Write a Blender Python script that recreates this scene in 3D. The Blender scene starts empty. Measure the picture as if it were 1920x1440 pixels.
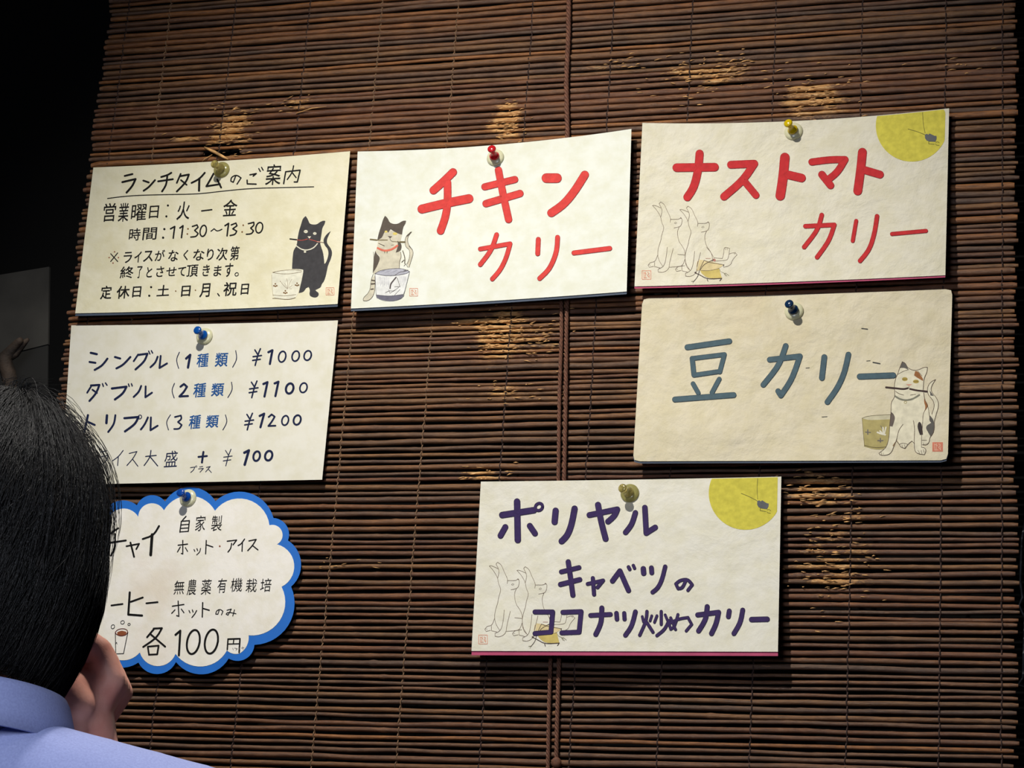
import bpy, bmesh, math, random
from math import pi, sin, cos, sqrt
from mathutils import Vector, Matrix, geometry, noise
random.seed(7)
SC = bpy.context.scene
COL = SC.collection

# ------------------------------------------------------------------ camera
# the camera pose follows from the two vanishing points of the blind (f = 4239 px)
FPX = 4239.0
V1 = Vector((-13200 - 960, 1070 - 720, FPX)); V2 = Vector((1900 - 960, -12600 - 720, FPX))
CX = -V1.normalized()                       # world X in camera coordinates (x right, y down, z forward)
CZ = V2.normalized(); CZ = (CZ - CX * CZ.dot(CX)).normalized()
CY = CZ.cross(CX)
DIST = 2.4
ZC = 1.25 + DIST * CZ.z                     # height on the blind where the optical axis meets it
RIGHT = Vector((CX.x, CY.x, CZ.x)); DOWN = Vector((CX.y, CY.y, CZ.y)); FWD = Vector((CX.z, CY.z, CZ.z))
CAM = Vector((0, 0, ZC)) - FWD * DIST

def ray(px, py):
    return RIGHT * ((px - 960) / FPX) + DOWN * ((py - 720) / FPX) + FWD
def P(px, py, d=0.0):                       # point of the plane y = -d seen at pixel px, py
    r = ray(px, py)
    t = (-d - CAM.y) / r.y
    return CAM + r * t
def Q(px, py, z):                           # point at depth z from the camera
    return CAM + ray(px, py) * z

cd = bpy.data.cameras.new('camera'); cam = bpy.data.objects.new('camera', cd); COL.objects.link(cam)
cd.sensor_width = 36; cd.lens = FPX / 1920 * 36; cd.clip_start = 0.05; cd.clip_end = 50
M = Matrix((( RIGHT.x, -DOWN.x, -FWD.x, CAM.x), (RIGHT.y, -DOWN.y, -FWD.y, CAM.y), (RIGHT.z, -DOWN.z, -FWD.z, CAM.z), (0, 0, 0, 1)))
cam.matrix_world = M
SC.camera = cam

# ------------------------------------------------------------------ world, lights, exposure
w = bpy.data.worlds.new('world'); SC.world = w; w.use_nodes = True
w.node_tree.nodes['Background'].inputs[0].default_value = (0.55, 0.65, 1.0, 1)
w.node_tree.nodes['Background'].inputs[1].default_value = 0.035
def add_light(name, kind, loc, target, energy, color, **k):
    ld = bpy.data.lights.new(name, kind); o = bpy.data.objects.new(name, ld); COL.objects.link(o)
    ld.energy = energy; ld.color = color
    for a, v in k.items(): setattr(ld, a, v)
    o.location = loc
    o.rotation_euler = (Vector(target) - Vector(loc)).to_track_quat('-Z', 'Y').to_euler()
    return o
SPOT = (-0.15, -1.2, ZC + 0.95)
add_light('ceiling_spot', 'SPOT', SPOT, (0.06, 0, ZC - 0.34), 118, (1.0, 0.965, 0.89),
          spot_size=math.radians(70), spot_blend=1.0, shadow_soft_size=0.02)
# cool fill added close behind the person for shirt and hand, no real window
add_light('added_cool_fill', 'AREA', (0.12, -1.75, 1.78), (-0.03, -0.9, 1.5), 7, (0.78, 0.85, 1.0), shape='RECTANGLE', size=0.35, size_y=0.5)
# spot added above the person for rim highlights on shoulder and hair
add_light('added_rim_spot', 'SPOT', (0.02, -0.72, 2.9), (-0.03, -0.93, 1.45), 70, (1.0, 0.97, 0.93), spot_size=math.radians(30), spot_blend=0.6, shadow_soft_size=0.03)
SC.view_settings.view_transform = 'Standard'; SC.view_settings.look = 'None'
SC.view_settings.exposure = 0.0; SC.view_settings.gamma = 1.0; SC.view_settings.use_curve_mapping = False

# ------------------------------------------------------------------ materials
def lin(c):
    return tuple((v / 255 / 12.92) if v / 255 <= 0.04045 else ((v / 255 + 0.055) / 1.055) ** 2.4 for v in c[:3]) + (1,)
class Nt:
    def __init__(s, name):
        s.m = bpy.data.materials.new(name); s.m.use_nodes = True; s.t = s.m.node_tree
        s.b = s.t.nodes['Principled BSDF']
    def n(s, kind, **k):
        o = s.t.nodes.new(kind)
        for a, v in k.items():
            if a[0] == '_': setattr(o, a[1:], v)
            else: o.inputs[a.replace('_', ' ')].default_value = v
        return o
    def l(s, a, b): s.t.links.new(a, b)
    def ramp(s, fac, stops):
        r = s.n('ShaderNodeValToRGB'); e = r.color_ramp.elements
        while len(e) < len(stops): e.new(0.5)
        for i, (p, c) in enumerate(stops): e[i].position = p; e[i].color = c if len(c) == 4 else lin(c)
        s.l(fac, r.inputs[0]); return r.outputs[0]
    def coords(s, scale=(1, 1, 1), src='Object'):
        tc = s.n('ShaderNodeTexCoord'); mp = s.n('ShaderNodeMapping'); mp.inputs['Scale'].default_value = scale
        s.l(tc.outputs[src], mp.inputs[0]); return mp.outputs[0]
    def noise(s, vec, scale, detail=4, rough=0.5):
        o = s.n('ShaderNodeTexNoise', Scale=scale, Detail=detail, Roughness=rough); s.l(vec, o.inputs['Vector']); return o.outputs[0]
    def mix(s, fac, a, b, mode='MIX'):
        o = s.n('ShaderNodeMix', _data_type='RGBA', _blend_type=mode)
        for v, i in ((fac, 0), (a, 6), (b, 7)):
            if hasattr(v, 'is_linked'): s.l(v, o.inputs[i])
            else: o.inputs[i].default_value = v
        return o.outputs[2]
    def bump(s, h, strength, dist=0.001):
        o = s.n('ShaderNodeBump', Strength=strength, Distance=dist); s.l(h, o.inputs['Height']); s.l(o.outputs[0], s.b.inputs['Normal'])
    def base(s, v):
        if hasattr(v, 'is_linked'): s.l(v, s.b.inputs['Base Color'])
        else: s.b.inputs['Base Color'].default_value = v
    def rough(s, v): s.b.inputs['Roughness'].default_value = v
MC = {}
def ink(c, rough=0.6):
    k = (tuple(c), rough)
    if k not in MC:
        t = Nt('ink_%d_%d_%d' % tuple(c)); v = t.coords()
        n = t.noise(v, 180, 3)
        c0 = tuple(x * .84 for x in lin(c)[:3]) + (1,); c1 = tuple(min(1, x * 1.12 + 0.003) for x in c0[:3]) + (1,); c2 = tuple(x * 0.88 for x in c0[:3]) + (1,)
        t.base(t.ramp(n, [(0.3, c2), (0.7, c1)])); t.rough(rough); t.b.inputs['Specular IOR Level'].default_value = 0.15; MC[k] = t.m
    return MC[k]
def plain(name, c, rough=0.6, metal=0.0, var=0.15, scale=40, bump=0.0, **k):
    t = Nt(name); v = t.coords(); n = t.noise(v, scale, 4)
    c0 = lin(c); a = tuple(x * (1 - var) for x in c0[:3]) + (1,); b = tuple(min(1, x * (1 + var)) for x in c0[:3]) + (1,)
    t.base(t.ramp(n, [(0.3, a), (0.7, b)])); t.rough(rough); t.b.inputs['Metallic'].default_value = metal
    if bump: t.bump(t.noise(v, scale * 6, 3), bump)
    for q, x in k.items(): t.b.inputs[q.replace('_', ' ')].default_value = x
    return t.m
def paper(name, c, stain, crinkle=0.5, st=(0.58, 0.75)):
    t = Nt(name); v = t.coords()
    a = t.noise(v, 9, 5, 0.6); b = t.noise(v, 55, 4, 0.6); f = t.noise(v, 900, 2)
    c0 = lin(c); d = tuple(x * y for x, y in zip(c0[:3], (0.93, 0.92, 0.85))) + (1,)
    col = t.ramp(b, [(0.35, d), (0.62, c0)])
    col = t.mix(t.ramp(a, [(st[0], (0, 0, 0, 1)), (st[1], (1, 1, 1, 1))]), col, lin(stain))
    t.base(col); t.rough(0.75); t.b.inputs['Specular IOR Level'].default_value = 0.2
    # creases: folded low-frequency noise, plus paper tooth
    w1 = t.n('ShaderNodeTexNoise', Scale=14, Detail=5, Roughness=0.55, Distortion=0.2); t.l(v, w1.inputs['Vector'])
    ad = t.n('ShaderNodeMath', _operation='MULTIPLY_ADD'); t.l(f, ad.inputs[0]); ad.inputs[1].default_value = 0.03; t.l(w1.outputs[0], ad.inputs[2])
    t.bump(ad.outputs[0], crinkle, 0.009)
    return t.m

# ------------------------------------------------------------------ object helpers
def link(name, mesh, mats=(), parent=None, smooth=False):
    for m in mats: mesh.materials.append(m)
    if smooth:
        if mesh.attributes.get('sharp_face'): mesh.attributes.remove(mesh.attributes['sharp_face'])
        mesh.polygons.foreach_set('use_smooth', [True] * len(mesh.polygons))
    else:
        sf = mesh.attributes.get('sharp_face') or mesh.attributes.new('sharp_face', 'BOOLEAN', 'FACE'); sf.data.foreach_set('value', [True] * len(mesh.polygons))
    o = bpy.data.objects.new(name, mesh); COL.objects.link(o)
    if parent is not None:
        o.parent = parent; o.matrix_parent_inverse = parent.matrix_world.inverted()
    return o
def from_data(name, vs, fs, mats=(), parent=None, smooth=False, midx=None):
    me = bpy.data.meshes.new(name); me.from_pydata([tuple(v) for v in vs], [], fs)
    if midx: me.polygons.foreach_set('material_index', midx)
    me.update()
    return link(name, me, mats, parent, smooth)
def empty(name, loc, label, cat, group=None):
    o = bpy.data.objects.new(name, None); COL.objects.link(o); o.location = loc; o.empty_display_size = 0.02
    o.matrix_world = Matrix.Translation(loc)
    return tag(o, label, cat, group)
def tag(o, label, cat, group=None):
    o['label'] = label; o['category'] = cat
    if group: o['group'] = group
    return o
class MB:
    def __init__(s): s.v = []; s.f = []; s.mi = []
    def add(s, vs, fs, mi=0):
        b = len(s.v); s.v += [Vector(v) for v in vs]; s.f += [tuple(i + b for i in f) for f in fs]; s.mi += [mi] * len(fs)
    def box(s, lo, hi, mi=0):
        x0, y0, z0 = lo; x1, y1, z1 = hi
        s.add([(x0, y0, z0), (x1, y0, z0), (x1, y1, z0), (x0, y1, z0), (x0, y0, z1), (x1, y0, z1), (x1, y1, z1), (x0, y1, z1)],
              [(0, 3, 2, 1), (4, 5, 6, 7), (0, 1, 5, 4), (1, 2, 6, 5), (2, 3, 7, 6), (3, 0, 4, 7)], mi)
    def tube(s, pts, rad, n=8, mi=0, cap=True):
        pts = [Vector(p) for p in pts]
        if not hasattr(rad, '__len__'): rad = [rad] * len(pts)
        vs = []; fs = []; up = None
        for i, p in enumerate(pts):
            t = (pts[min(i + 1, len(pts) - 1)] - pts[max(i - 1, 0)]).normalized()
            if up is None: up = t.orthogonal().normalized()
            up = (up - t * up.dot(t)).normalized(); sd = t.cross(up)
            for k in range(n):
                a = 2 * pi * k / n; vs.append(p + (up * cos(a) + sd * sin(a)) * rad[i])
        for i in range(len(pts) - 1):
            for k in range(n):
                a = i * n + k; b = i * n + (k + 1) % n; fs.append((a, b, b + n, a + n))
        if cap: fs.append(tuple(range(n))[::-1]); fs.append(tuple(range(len(vs) - n, len(vs))))
        s.add(vs, fs, mi)
    def capsule(s, p0, r0, p1, r1, n=16, mi=0, sc=None):   # tapered capsule (rounded ends)
        p0 = Vector(p0); p1 = Vector(p1); t = (p1 - p0)
        L = t.length; t = t.normalized() if L > 1e-6 else Vector((0, 0, 1))
        pts = []; rr = []
        for k in range(5):
            a = pi / 2 * (1 - (k + 0.15) / 4.15) ; pts.append(p0 - t * r0 * sin(a)); rr.append(max(r0 * cos(a), 1e-4))
        for k in range(5):
            a = pi / 2 * k / 4.15; pts.append(p1 + t * r1 * sin(a)); rr.append(max(r1 * cos(a), 1e-4))
        s.tube(pts, rr, n, mi)
    def ellipsoid(s, c, ax, n=24, m=14, rot=None, mi=0):
        c = Vector(c); vs = []; fs = []
        for j in range(m + 1):
            ph = pi * j / m - pi / 2
            for i in range(n):
                th = 2 * pi * i / n; v = Vector((cos(ph) * cos(th) * ax[0], cos(ph) * sin(th) * ax[1], sin(ph) * ax[2]))
                if rot is not None: v = rot @ v
                vs.append(c + v)
        for j in range(m):
            for i in range(n):
                a = j * n + i; b = j * n + (i + 1) % n; fs.append((a, b, b + n, a + n))
        s.add(vs, fs, mi)
    def build(s, name, mats, parent=None, smooth=True):
        if not isinstance(mats, (list, tuple)): mats = [mats]
        return from_data(name, s.v, s.f, mats, parent, smooth, s.mi)
def lathe(mb, o, ax, prof, n=24, mi=0):      # prof: list of (radius, distance along ax)
    o = Vector(o); ax = Vector(ax).normalized(); u = ax.orthogonal().normalized(); v = ax.cross(u); vs = []; fs = []
    for r, h in prof:
        for k in range(n):
            a = 2 * pi * k / n; vs.append(o + ax * h + (u * cos(a) + v * sin(a)) * max(r, 1e-5))
    for i in range(len(prof) - 1):
        for k in range(n):
            a = i * n + k; b = i * n + (k + 1) % n; fs.append((a, b, b + n, a + n))
    mb.add(vs, fs, mi)

# ------------------------------------------------------------------ the room
WALL_Y = 0.045
wallm = plain('dark_plaster', (9, 9, 9), 0.95, scale=6, bump=0.2, Specular_IOR_Level=0.1)
def struct(name, lo, hi, m):
    b = MB(); b.box(lo, hi); o = b.build(name, m, smooth=False); o['kind'] = 'structure'; return o
struct('floor', (-1.9, -3.2, -0.05), (1.9, WALL_Y + 0.1, 0), plain('dark_boards', (70, 52, 40), 0.6, scale=12))
struct('wall_back', (-1.9, WALL_Y, 0), (1.9, WALL_Y + 0.1, 3.0), wallm)
struct('wall_left', (-2.0, -3.2, 0), (-1.9, WALL_Y + 0.1, 3.0), wallm)
struct('wall_right', (1.9, -3.2, 0), (2.0, WALL_Y + 0.1, 3.0), wallm)
struct('ceiling', (-2.0, -3.2, 3.0), (2.0, WALL_Y + 0.1, 3.1), wallm)
# ------------------------------------------------------------------ the blind
XL = P(168, 318).x; XR = P(1906, 700).x
ZT = P(960, -160).z; ZB = P(960, 1620).z
FR = [(432, 250, 42, 45, 1.0), (350, 262, 50, 10, .5), (560, 195, 40, 14, .5), (470, 210, 60, 12, .6), (950, 232, 34, 36, 1.0), (1320, 145, 110, 40, .55), (1150, 120, 60, 12, .5),
      (1530, 190, 55, 42, .9), (935, 628, 52, 48, 1.0), (1000, 640, 50, 40, .55), (880, 605, 40, 10, .6), (960, 735, 60, 22, .45), (905, 890, 60, 14, .7),
      (1540, 925, 55, 36, .85), (1560, 1055, 70, 62, .6), (1600, 960, 30, 20, .5), (1780, 120, 60, 16, .3), (640, 1060, 60, 16, .3)]
FW = [(P(a, b), c * .00060, d * .00062, e) for a, b, c, d, e in FR]
def fray(x, z):
    s = 0
    for c, rx, rz, e in FW:
        q = ((x - c.x) / rx) ** 2 + ((z - c.z) / rz) ** 2
        if q < 4: s = max(s, e * math.exp(-q * 0.9))
    return s
def twig_material():
    t = Nt('willow_bark'); v = t.coords((1, 1, 1))
    st = t.coords((6, 90, 90))
    oi = t.n('ShaderNodeObjectInfo')
    base = t.ramp(oi.outputs['Random'], [(0.0, (110, 72, 54)), (0.2, (138, 94, 62)), (0.42, (98, 76, 62)), (0.6, (150, 104, 60)), (0.8, (120, 74, 50)), (1.0, (176, 112, 56))])
    grain = t.noise(st, 12, 6, 0.65); blot = t.noise(v, 34, 5, 0.6); fine = t.noise(t.coords((25, 300, 300)), 8, 4, 0.7)
    col = t.mix(t.ramp(blot, [(0.35, (0, 0, 0, 1)), (0.7, (1, 1, 1, 1))]), t.mix(0.4, base, lin((48, 36, 30))), t.mix(0.25, base, lin((150, 108, 70))))
    col = t.mix(t.ramp(grain, [(0.42, (0, 0, 0, 1)), (0.66, (0.75, 0.75, 0.75, 1))]), col, lin((62, 40, 30)))
    # bark worn through to pale wood where pins have torn it
    at = t.n('ShaderNodeAttribute', _attribute_name='fray'); ms = t.n('ShaderNodeMath', _operation='ADD'); t.l(at.outputs['Fac'], ms.inputs[0])
    m2 = t.n('ShaderNodeMath', _operation='MULTIPLY_ADD'); t.l(fine, m2.inputs[0]); m2.inputs[1].default_value = 1.6; m2.inputs[2].default_value = -0.95; t.l(m2.outputs[0], ms.inputs[1])
    wood = t.ramp(grain, [(0.3, (122, 70, 34)), (0.5, (206, 150, 86)), (0.7, (240, 205, 150))])
    col = t.mix(t.ramp(ms.outputs[0], [(0.30, (0, 0, 0, 1)), (0.48, (1, 1, 1, 1))]), col, wood)
    # the odd pale scar
    sc = t.noise(t.coords((14, 120, 120)), 3.1, 3, 0.6)
    col = t.mix(t.ramp(sc, [(0.70, (0, 0, 0, 1)), (0.76, (0.8, 0.8, 0.8, 1))]), col, lin((170, 124, 84)))
    t.base(col); t.rough(0.36); t.b.inputs['Specular IOR Level'].default_value = 0.5
    t.bump(fine, 0.55, 0.0012)
    return t.m
TW = twig_material()
blind = empty('woven_twig_blind', (0, 0, ZT), 'wide dark brown willow twig blind behind all the signs, frayed around the pins', 'blind')
z = ZT - 0.004; twz = []
while z > ZB:
    thick = random.choice((0.0021, 0.0024, 0.0028, 0.0031, 0.0034)) * (1.0 + 0.08 * random.random()) * (1.0 if z > ZC + 0.08 else 0.84)
    twz.append((z - thick, thick)); z -= 2 * thick + random.uniform(0.0007, 0.0017) + (0.0013 if z < ZC - 0.02 else 0)
seg = 190; ns = 7
for ti, (tz, r0) in enumerate(twz):
    x0 = XL + random.uniform(-.004, .003); x1 = XR + random.uniform(-.003, .003)
    vs = []; fs = []; fr = []
    kn = [(random.uniform(x0, x1), random.uniform(0.15, 0.4)) for _ in range(11)]
    sd = random.random() * 99
    brk = None
    pb = P(418, 291)
    if abs(tz - pb.z) < 0.0036: brk = (P(382, 291).x, P(450, 291).x)
    def ring(x, k=1.0):
        zz = tz + 0.0016 * noise.noise((x * 5, sd, 0)) + 0.0009 * noise.noise((x * 17, sd, 5)); yy = 0.0012 * noise.noise((x * 5, sd, 9))
        r = r0 * (1 + 0.16 * noise.noise((x * 9, sd, 3)) + 0.05 * noise.noise((x * 60, sd, 1)))
        for kx, ka in kn:
            q = (x - kx) / 0.0022
            if abs(q) < 2.5: r *= 1 + ka * math.exp(-q * q) * 0.5
        f = fray(x, tz) * (1.0 + 1.1 * noise.noise((x * 30, sd, 7)) + .6 * noise.noise((sd, 3, 3)))
        for j in range(ns):
            a = 2 * pi * j / ns + 0.3
            rr = r * k
            if f > 0.15: rr *= 1 + min(f, .8) * 0.55 * noise.noise((x * 140, j * 3.1 + sd, 2)) - 0.12 * f
            vs.append((x, yy + cos(a) * rr, zz + sin(a) * rr)); fr.append(f)
    spans = [(x0, x1)] if not brk else [(x0, brk[0]), (brk[1], x1)]
    for a0, a1 in spans:
        b0 = len(vs); n = max(6, int(seg * (a1 - a0) / (x1 - x0)))
        for i in range(n + 1): ring(a0 + (a1 - a0) * i / n, 1.0 if 0 < i < n else 0.75)
        for i in range(n):
            for j in range(ns):
                a = b0 + i * ns + j; b = b0 + i * ns + (j + 1) % ns; fs.append((a, b, b + ns, a + ns))
        fs.append(tuple(range(b0, b0 + ns))); fs.append(tuple(range(len(vs) - ns, len(vs)))[::-1])
    me = bpy.data.meshes.new('twig'); me.from_pydata(vs, [], fs); me.update()
    at = me.attributes.new('fray', 'FLOAT', 'POINT'); at.data.foreach_set('value', fr)
    o = link('twig', me, [TW], blind, True)
# splinters torn from the bark around the pins
b = MB()
for c, rx, rz, e in FW:
    for _ in range(int(60 * e * rx * rz / (0.03 * 0.02))):
        x = random.gauss(c.x, rx * 0.6); zz = random.gauss(c.z, rz * 0.6); L = random.uniform(.002, .009); a = random.gauss(0, 0.13); lift = random.uniform(0, .0012)
        p = Vector((x, -0.0026 - random.uniform(0, .0008), zz)); q = p + Vector((cos(a) * L, -lift, sin(a) * L)); m = (p + q) / 2 + Vector((0, -0.0004, random.uniform(-.0005, .0005)))
        b.tube([p, m, q], [random.uniform(.0002, .0004), random.uniform(.0003, .0008), .0001], 4)
# the snapped twig above the left sign
b.tube([P(384, 277, .004), P(402, 285, .0065), P(420, 295, .0062), P(428, 299, .0055)], [.0012, .0019, .0017, .0008], 6)
b.tube([P(398, 290, .004), P(384, 298, .005), P(379, 303, .0055)], [.0004, .0007, .0002], 4)
b.tube([P(555, 213, .004), P(585, 203, .007), P(612, 200, .008)], [.0007, .0006, .0002], 4)
SPL = plain('torn_wood', (206, 158, 100), 0.7, var=0.45, scale=90)
o = b.build('splinter', SPL, blind); o['kind'] = 'stuff'; o['label'] = 'pale torn splinters of bark'
# binding strings, woven over and under the twigs
STR = plain('binding_thread', (52, 34, 28), 0.8, var=0.3, scale=200); STR2 = plain('pale_binding_thread', (120, 92, 66), 0.8, var=0.3, scale=200)
for i, (px, py) in enumerate([(225, 150), (304, 150), (427, 150), (568, 150), (696, 239), (841, 239), (991, 145), (1144, 145), (1293, 145), (1451, 145), (1615, 145), (1773, 145), (1880, 145)]):
    x = P(px, py).x; b = MB(); pts = []
    for k, (tz, r) in enumerate(twz):
        s = -1 if k % 2 == 0 else 1
        xx = x + 0.0012 * noise.noise((tz * 30, i, 0))
        pts += [(xx, s * (r + 0.0008), tz), (xx, 0, tz - r - 0.0006)]
    for s in (1, -1):
        b.tube([(p[0] + s * .00035, p[1] * s, p[2]) for p in pts], 0.0007, 5, mi=0)
    b.build('binding_string', STR2 if i in (1, 4, 5) else STR, blind)
# twisted draw cords
CORD = plain('cord_jute', (104, 66, 48), 0.8, var=0.35, scale=260)
def cord(pts, r, name='draw_cord'):
    P3 = []
    for (a, c), (e, g) in zip(pts[:-1], pts[1:]):
        n = max(2, int(abs(g - c) / 2.2))
        for i in range(n): u = i / n; P3.append(P(a + (e - a) * u, c + (g - c) * u, 0.0042 + r))
    b = MB(); k = 3
    for s in range(k):
        q = []
        for i, p in enumerate(P3):
            a = i * 0.62 + 2 * pi * s / k; q.append(p + Vector((cos(a), sin(a), 0)) * r * 0.55)
        b.tube(q, r * 0.55, 5)
    return b.build(name, CORD, blind)
cord([(1067, -60), (1066, 60), (1062, 150), (1064, 255), (1063, 300)], .0028)
cord([(1052, 540), (1053, 620), (1049, 740), (1047, 900), (1040, 1100), (1032, 1240), (1029, 1340), (1026, 1520)], .0021)
cord([(1064, 540), (1062, 620), (1061, 740), (1058, 900), (1054, 1100), (1048, 1240), (1045, 1340), (1043, 1430), (1043, 1520)], .0023)
b = MB(); b.ellipsoid(P(1043, 1430, .010), (.0052, .0045, .0055)); b.build('cord_knot', CORD, blind)
b = MB(); b.box((XL - .01, -.012, ZT), (XR + .01, WALL_Y, ZT + .035)); b.build('head_rail', plain('rail_wood', (60, 40, 30), .6), blind, False)
# ------------------------------------------------------------------ signs: flat print as thin geometry lying on the paper
def chaikin(p):
    if len(p) < 3: return p
    for _ in range(2):
        out = [p[0]]
        for i in range(1, len(p) - 1):
            a, b, c = Vector(p[i - 1]), Vector(p[i]), Vector(p[i + 1])
            if (b - a).length < 1e-6 or (c - b).length < 1e-6: continue
            ang = (b - a).angle(c - b)
            if ang > 1.15: out.append(p[i])
            else: out += [tuple(b + (a - b) * 0.25), tuple(b + (c - b) * 0.25)]
        out.append(p[-1]); p = out
    return p
GL = {}
def glyph(ch, bold):
    k = (ch, bold)
    if k not in GL:
        cu = bpy.data.curves.new('g', 'FONT'); cu.body = ch; cu.size = 1; cu.offset = bold; cu.resolution_u = 3
        o = bpy.data.objects.new('g', cu); COL.objects.link(o); bpy.context.view_layer.update()
        me = bpy.data.meshes.new_from_object(o.evaluated_get(bpy.context.evaluated_depsgraph_get()))
        vs = [(v.co.x, v.co.y) for v in me.vertices]; fs = [tuple(p.vertices) for p in me.polygons]
        bpy.data.objects.remove(o); bpy.data.curves.remove(cu); bpy.data.meshes.remove(me)
        xs = [v[0] for v in vs]; ys = [v[1] for v in vs]
        x0, x1, y0, y1 = min(xs), max(xs), min(ys), max(ys)
        GL[k] = ([((x - x0) / (x1 - x0 + 1e-9), (y - y0) / (y1 - y0 + 1e-9)) for x, y in vs], fs)
    return GL[k]
class Ink:
    """collects strokes given in coordinates of one view (ox, oy, scale) of the sign"""
    def __init__(s, sheet, ox, oy, sc, sx=1.0, dx=0.0):
        s.sh = sheet; s.o = (ox, oy, sc, sx, dx); s.v = []; s.f = []; s.mi = []; s.mats = []; s.lay = 0.0002
    def pt(s, x, y): return (s.o[0] + (x * s.o[3] + s.o[4]) / s.o[2], s.o[1] + y / s.o[2])
    def mat(s, c):
        m = ink(c)
        if m not in s.mats: s.mats.append(m)
        return s.mats.index(m)
    def put(s, pts, faces, c):
        b = len(s.v); mi = s.mat(c); s.lay += 1.2e-6
        for x, y in pts: s.v.append(P(x, y, s.sh.depth(x, y) + s.lay))
        for f in faces: s.f.append(tuple(i + b for i in f)); s.mi.append(mi)
    def disc(s, x, y, r, c, r2=None, n=12):
        r2 = r2 or r
        s.put([(x, y)] + [(x + cos(2 * pi * k / n) * r, y + sin(2 * pi * k / n) * r2) for k in range(n)], [(0, 1 + (k + 1) % n, 1 + k) for k in range(n)], c)
    def stroke(s, pts, w, c):
        pts = [Vector(s.pt(*p)) for p in chaikin(pts)]; h = w / s.o[2] / 2
        q = [pts[0]]
        for p in pts[1:]:
            if (p - q[-1]).length > 0.12: q.append(p)
        if len(q) < 2: s.disc(q[0].x, q[0].y, h, c); return
        runs = [[q[0]]]                                         # break at sharp corners, one strip per run
        for i_ in range(1, len(q)):
            runs[-1].append(q[i_])
            if i_ < len(q) - 1 and (q[i_] - q[i_ - 1]).angle(q[i_ + 1] - q[i_]) > 0.9: runs.append([q[i_]])
        for r in runs:
            d = []                                              # resample long segments so the strip follows the paper
            for a, b in zip(r[:-1], r[1:]):
                n = max(1, int((b - a).length / 12)); d += [a + (b - a) * t / n for t in range(n)]
            d.append(r[-1]); m = len(d); vs = []
            for i_ in range(m):
                t = (d[min(i_ + 1, m - 1)] - d[max(i_ - 1, 0)]).normalized(); nn = Vector((-t.y, t.x)); k_ = 1.0
                if 0 < i_ < m - 1: k_ = min(1.3, 1 / max(.5, cos((d[i_] - d[i_ - 1]).angle(d[i_ + 1] - d[i_]) / 2)))
                vs += [d[i_] + nn * h * k_, d[i_] - nn * h * k_]
            fs = [(2 * i_, 2 * i_ + 1, 2 * i_ + 3, 2 * i_ + 2) for i_ in range(m - 1)]
            nc = 5 if h < 2 else 9
            for e, sg in ((0, -1), (m - 1, 1)):                 # round ends
                t = (d[1] - d[0]).normalized() if e == 0 else (d[-1] - d[-2]).normalized(); nn = Vector((-t.y, t.x)); b0 = len(vs)
                arc = [d[e] + nn * h * cos(pi * a_ / nc) + t * sg * h * sin(pi * a_ / nc) for a_ in range(1, nc)]
                vs += arc; f = [2 * e] + list(range(b0, b0 + nc - 1)) + [2 * e + 1]
                fs.append(tuple(f[::-1]) if sg < 0 else tuple(f))
            s.put([tuple(v) for v in vs], fs, c)
    def fill(s, pts, c, clip=None, smooth=True):
        if smooth: pts = chaikin(pts + [pts[0]])[:-1]
        pts = [s.pt(*p) for p in pts]
        if clip: pts = [clip(*p) for p in pts]
        me = bmesh.new(); vv = [me.verts.new((x, y, 0)) for x, y in pts]
        tri = geometry.tessellate_polygon([[Vector((x, y, 0)) for x, y in pts]])
        for t in tri:
            try: me.faces.new([vv[i] for i in t])
            except ValueError: pass
        bmesh.ops.remove_doubles(me, verts=me.verts, dist=1e-4)
        for _ in range(4):
            ed = [e for e in me.edges if e.calc_length() > 16]
            if not ed: break
            bmesh.ops.subdivide_edges(me, edges=ed, cuts=1); bmesh.ops.triangulate(me, faces=me.faces)
        me.verts.index_update(); me.verts.ensure_lookup_table()
        s.put([(v.co.x, v.co.y) for v in me.verts], [tuple(v.index for v in f.verts) for f in me.faces], c); me.free()
    def run(s, txt, c, wk=1.0):
        for it in txt.replace('\n', ' ').split('|'):
            t = it.split()
            if not t: continue
            nums = lambda L: [tuple(float(q) for q in a.split(',')) for a in L]
            if t[0] == 'O':
                w = float(t[1]); (cx, cy), (rx, ry) = nums(t[2:4]); n = 20
                sk = 0.14
                s.stroke([(cx + cos(a) * rx - sin(a) * ry * sk, cy + sin(a) * ry) for a in [2 * pi * k / n for k in range(n + 1)]], w * wk, c)
            elif t[0] == 'E':
                (cx, cy), (rx, ry) = nums(t[1:3]); x, y = s.pt(cx, cy); s.disc(x, y, rx / s.o[2], c, ry / s.o[2], 20)
            elif t[0] in 'FG': s.fill(nums(t[1:]), c, smooth=t[0] == 'F')
            else:
                p = nums(t[1:]); w = float(t[0]) * wk
                if len(p) == 1: x, y = s.pt(*p[0]); s.disc(x, y, w / s.o[2] / 2, c)
                else: s.stroke(p, w, c)
        return s
    def font(s, items, c, bold=0.012, shear=0.10, tilt=0.05):
        for it in items.split('|'):
            t = it.split()
            if not t: continue
            x0, y0, x1, y1 = [float(q) for q in t[1].split(',')]
            gv, gf = glyph(t[0], 0.0); H = y1 - y0; W = x1 - x0; sh = min(shear * H, W * 0.25); tl = tilt * W
            e = bold * 110
            for ex, ey in (((0, 0), (e, 0), (0, e), (e, e)) if e > .2 else ((0, 0),)):
                s.put([s.pt(x0 - e / 2 + ex + g * (W - sh) + h * sh, y1 - e / 2 + ey - h * (H - tl) - g * tl) for g, h in gv], gf, c)
    def up(s, d=0.00006): s.lay += d; return s
    def build(s, name='lettering', label=None):
        o = from_data(name, s.v, s.f, s.mats, s.sh.obj, False, s.mi)
        if label: o['label'] = label
        return o
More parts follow.
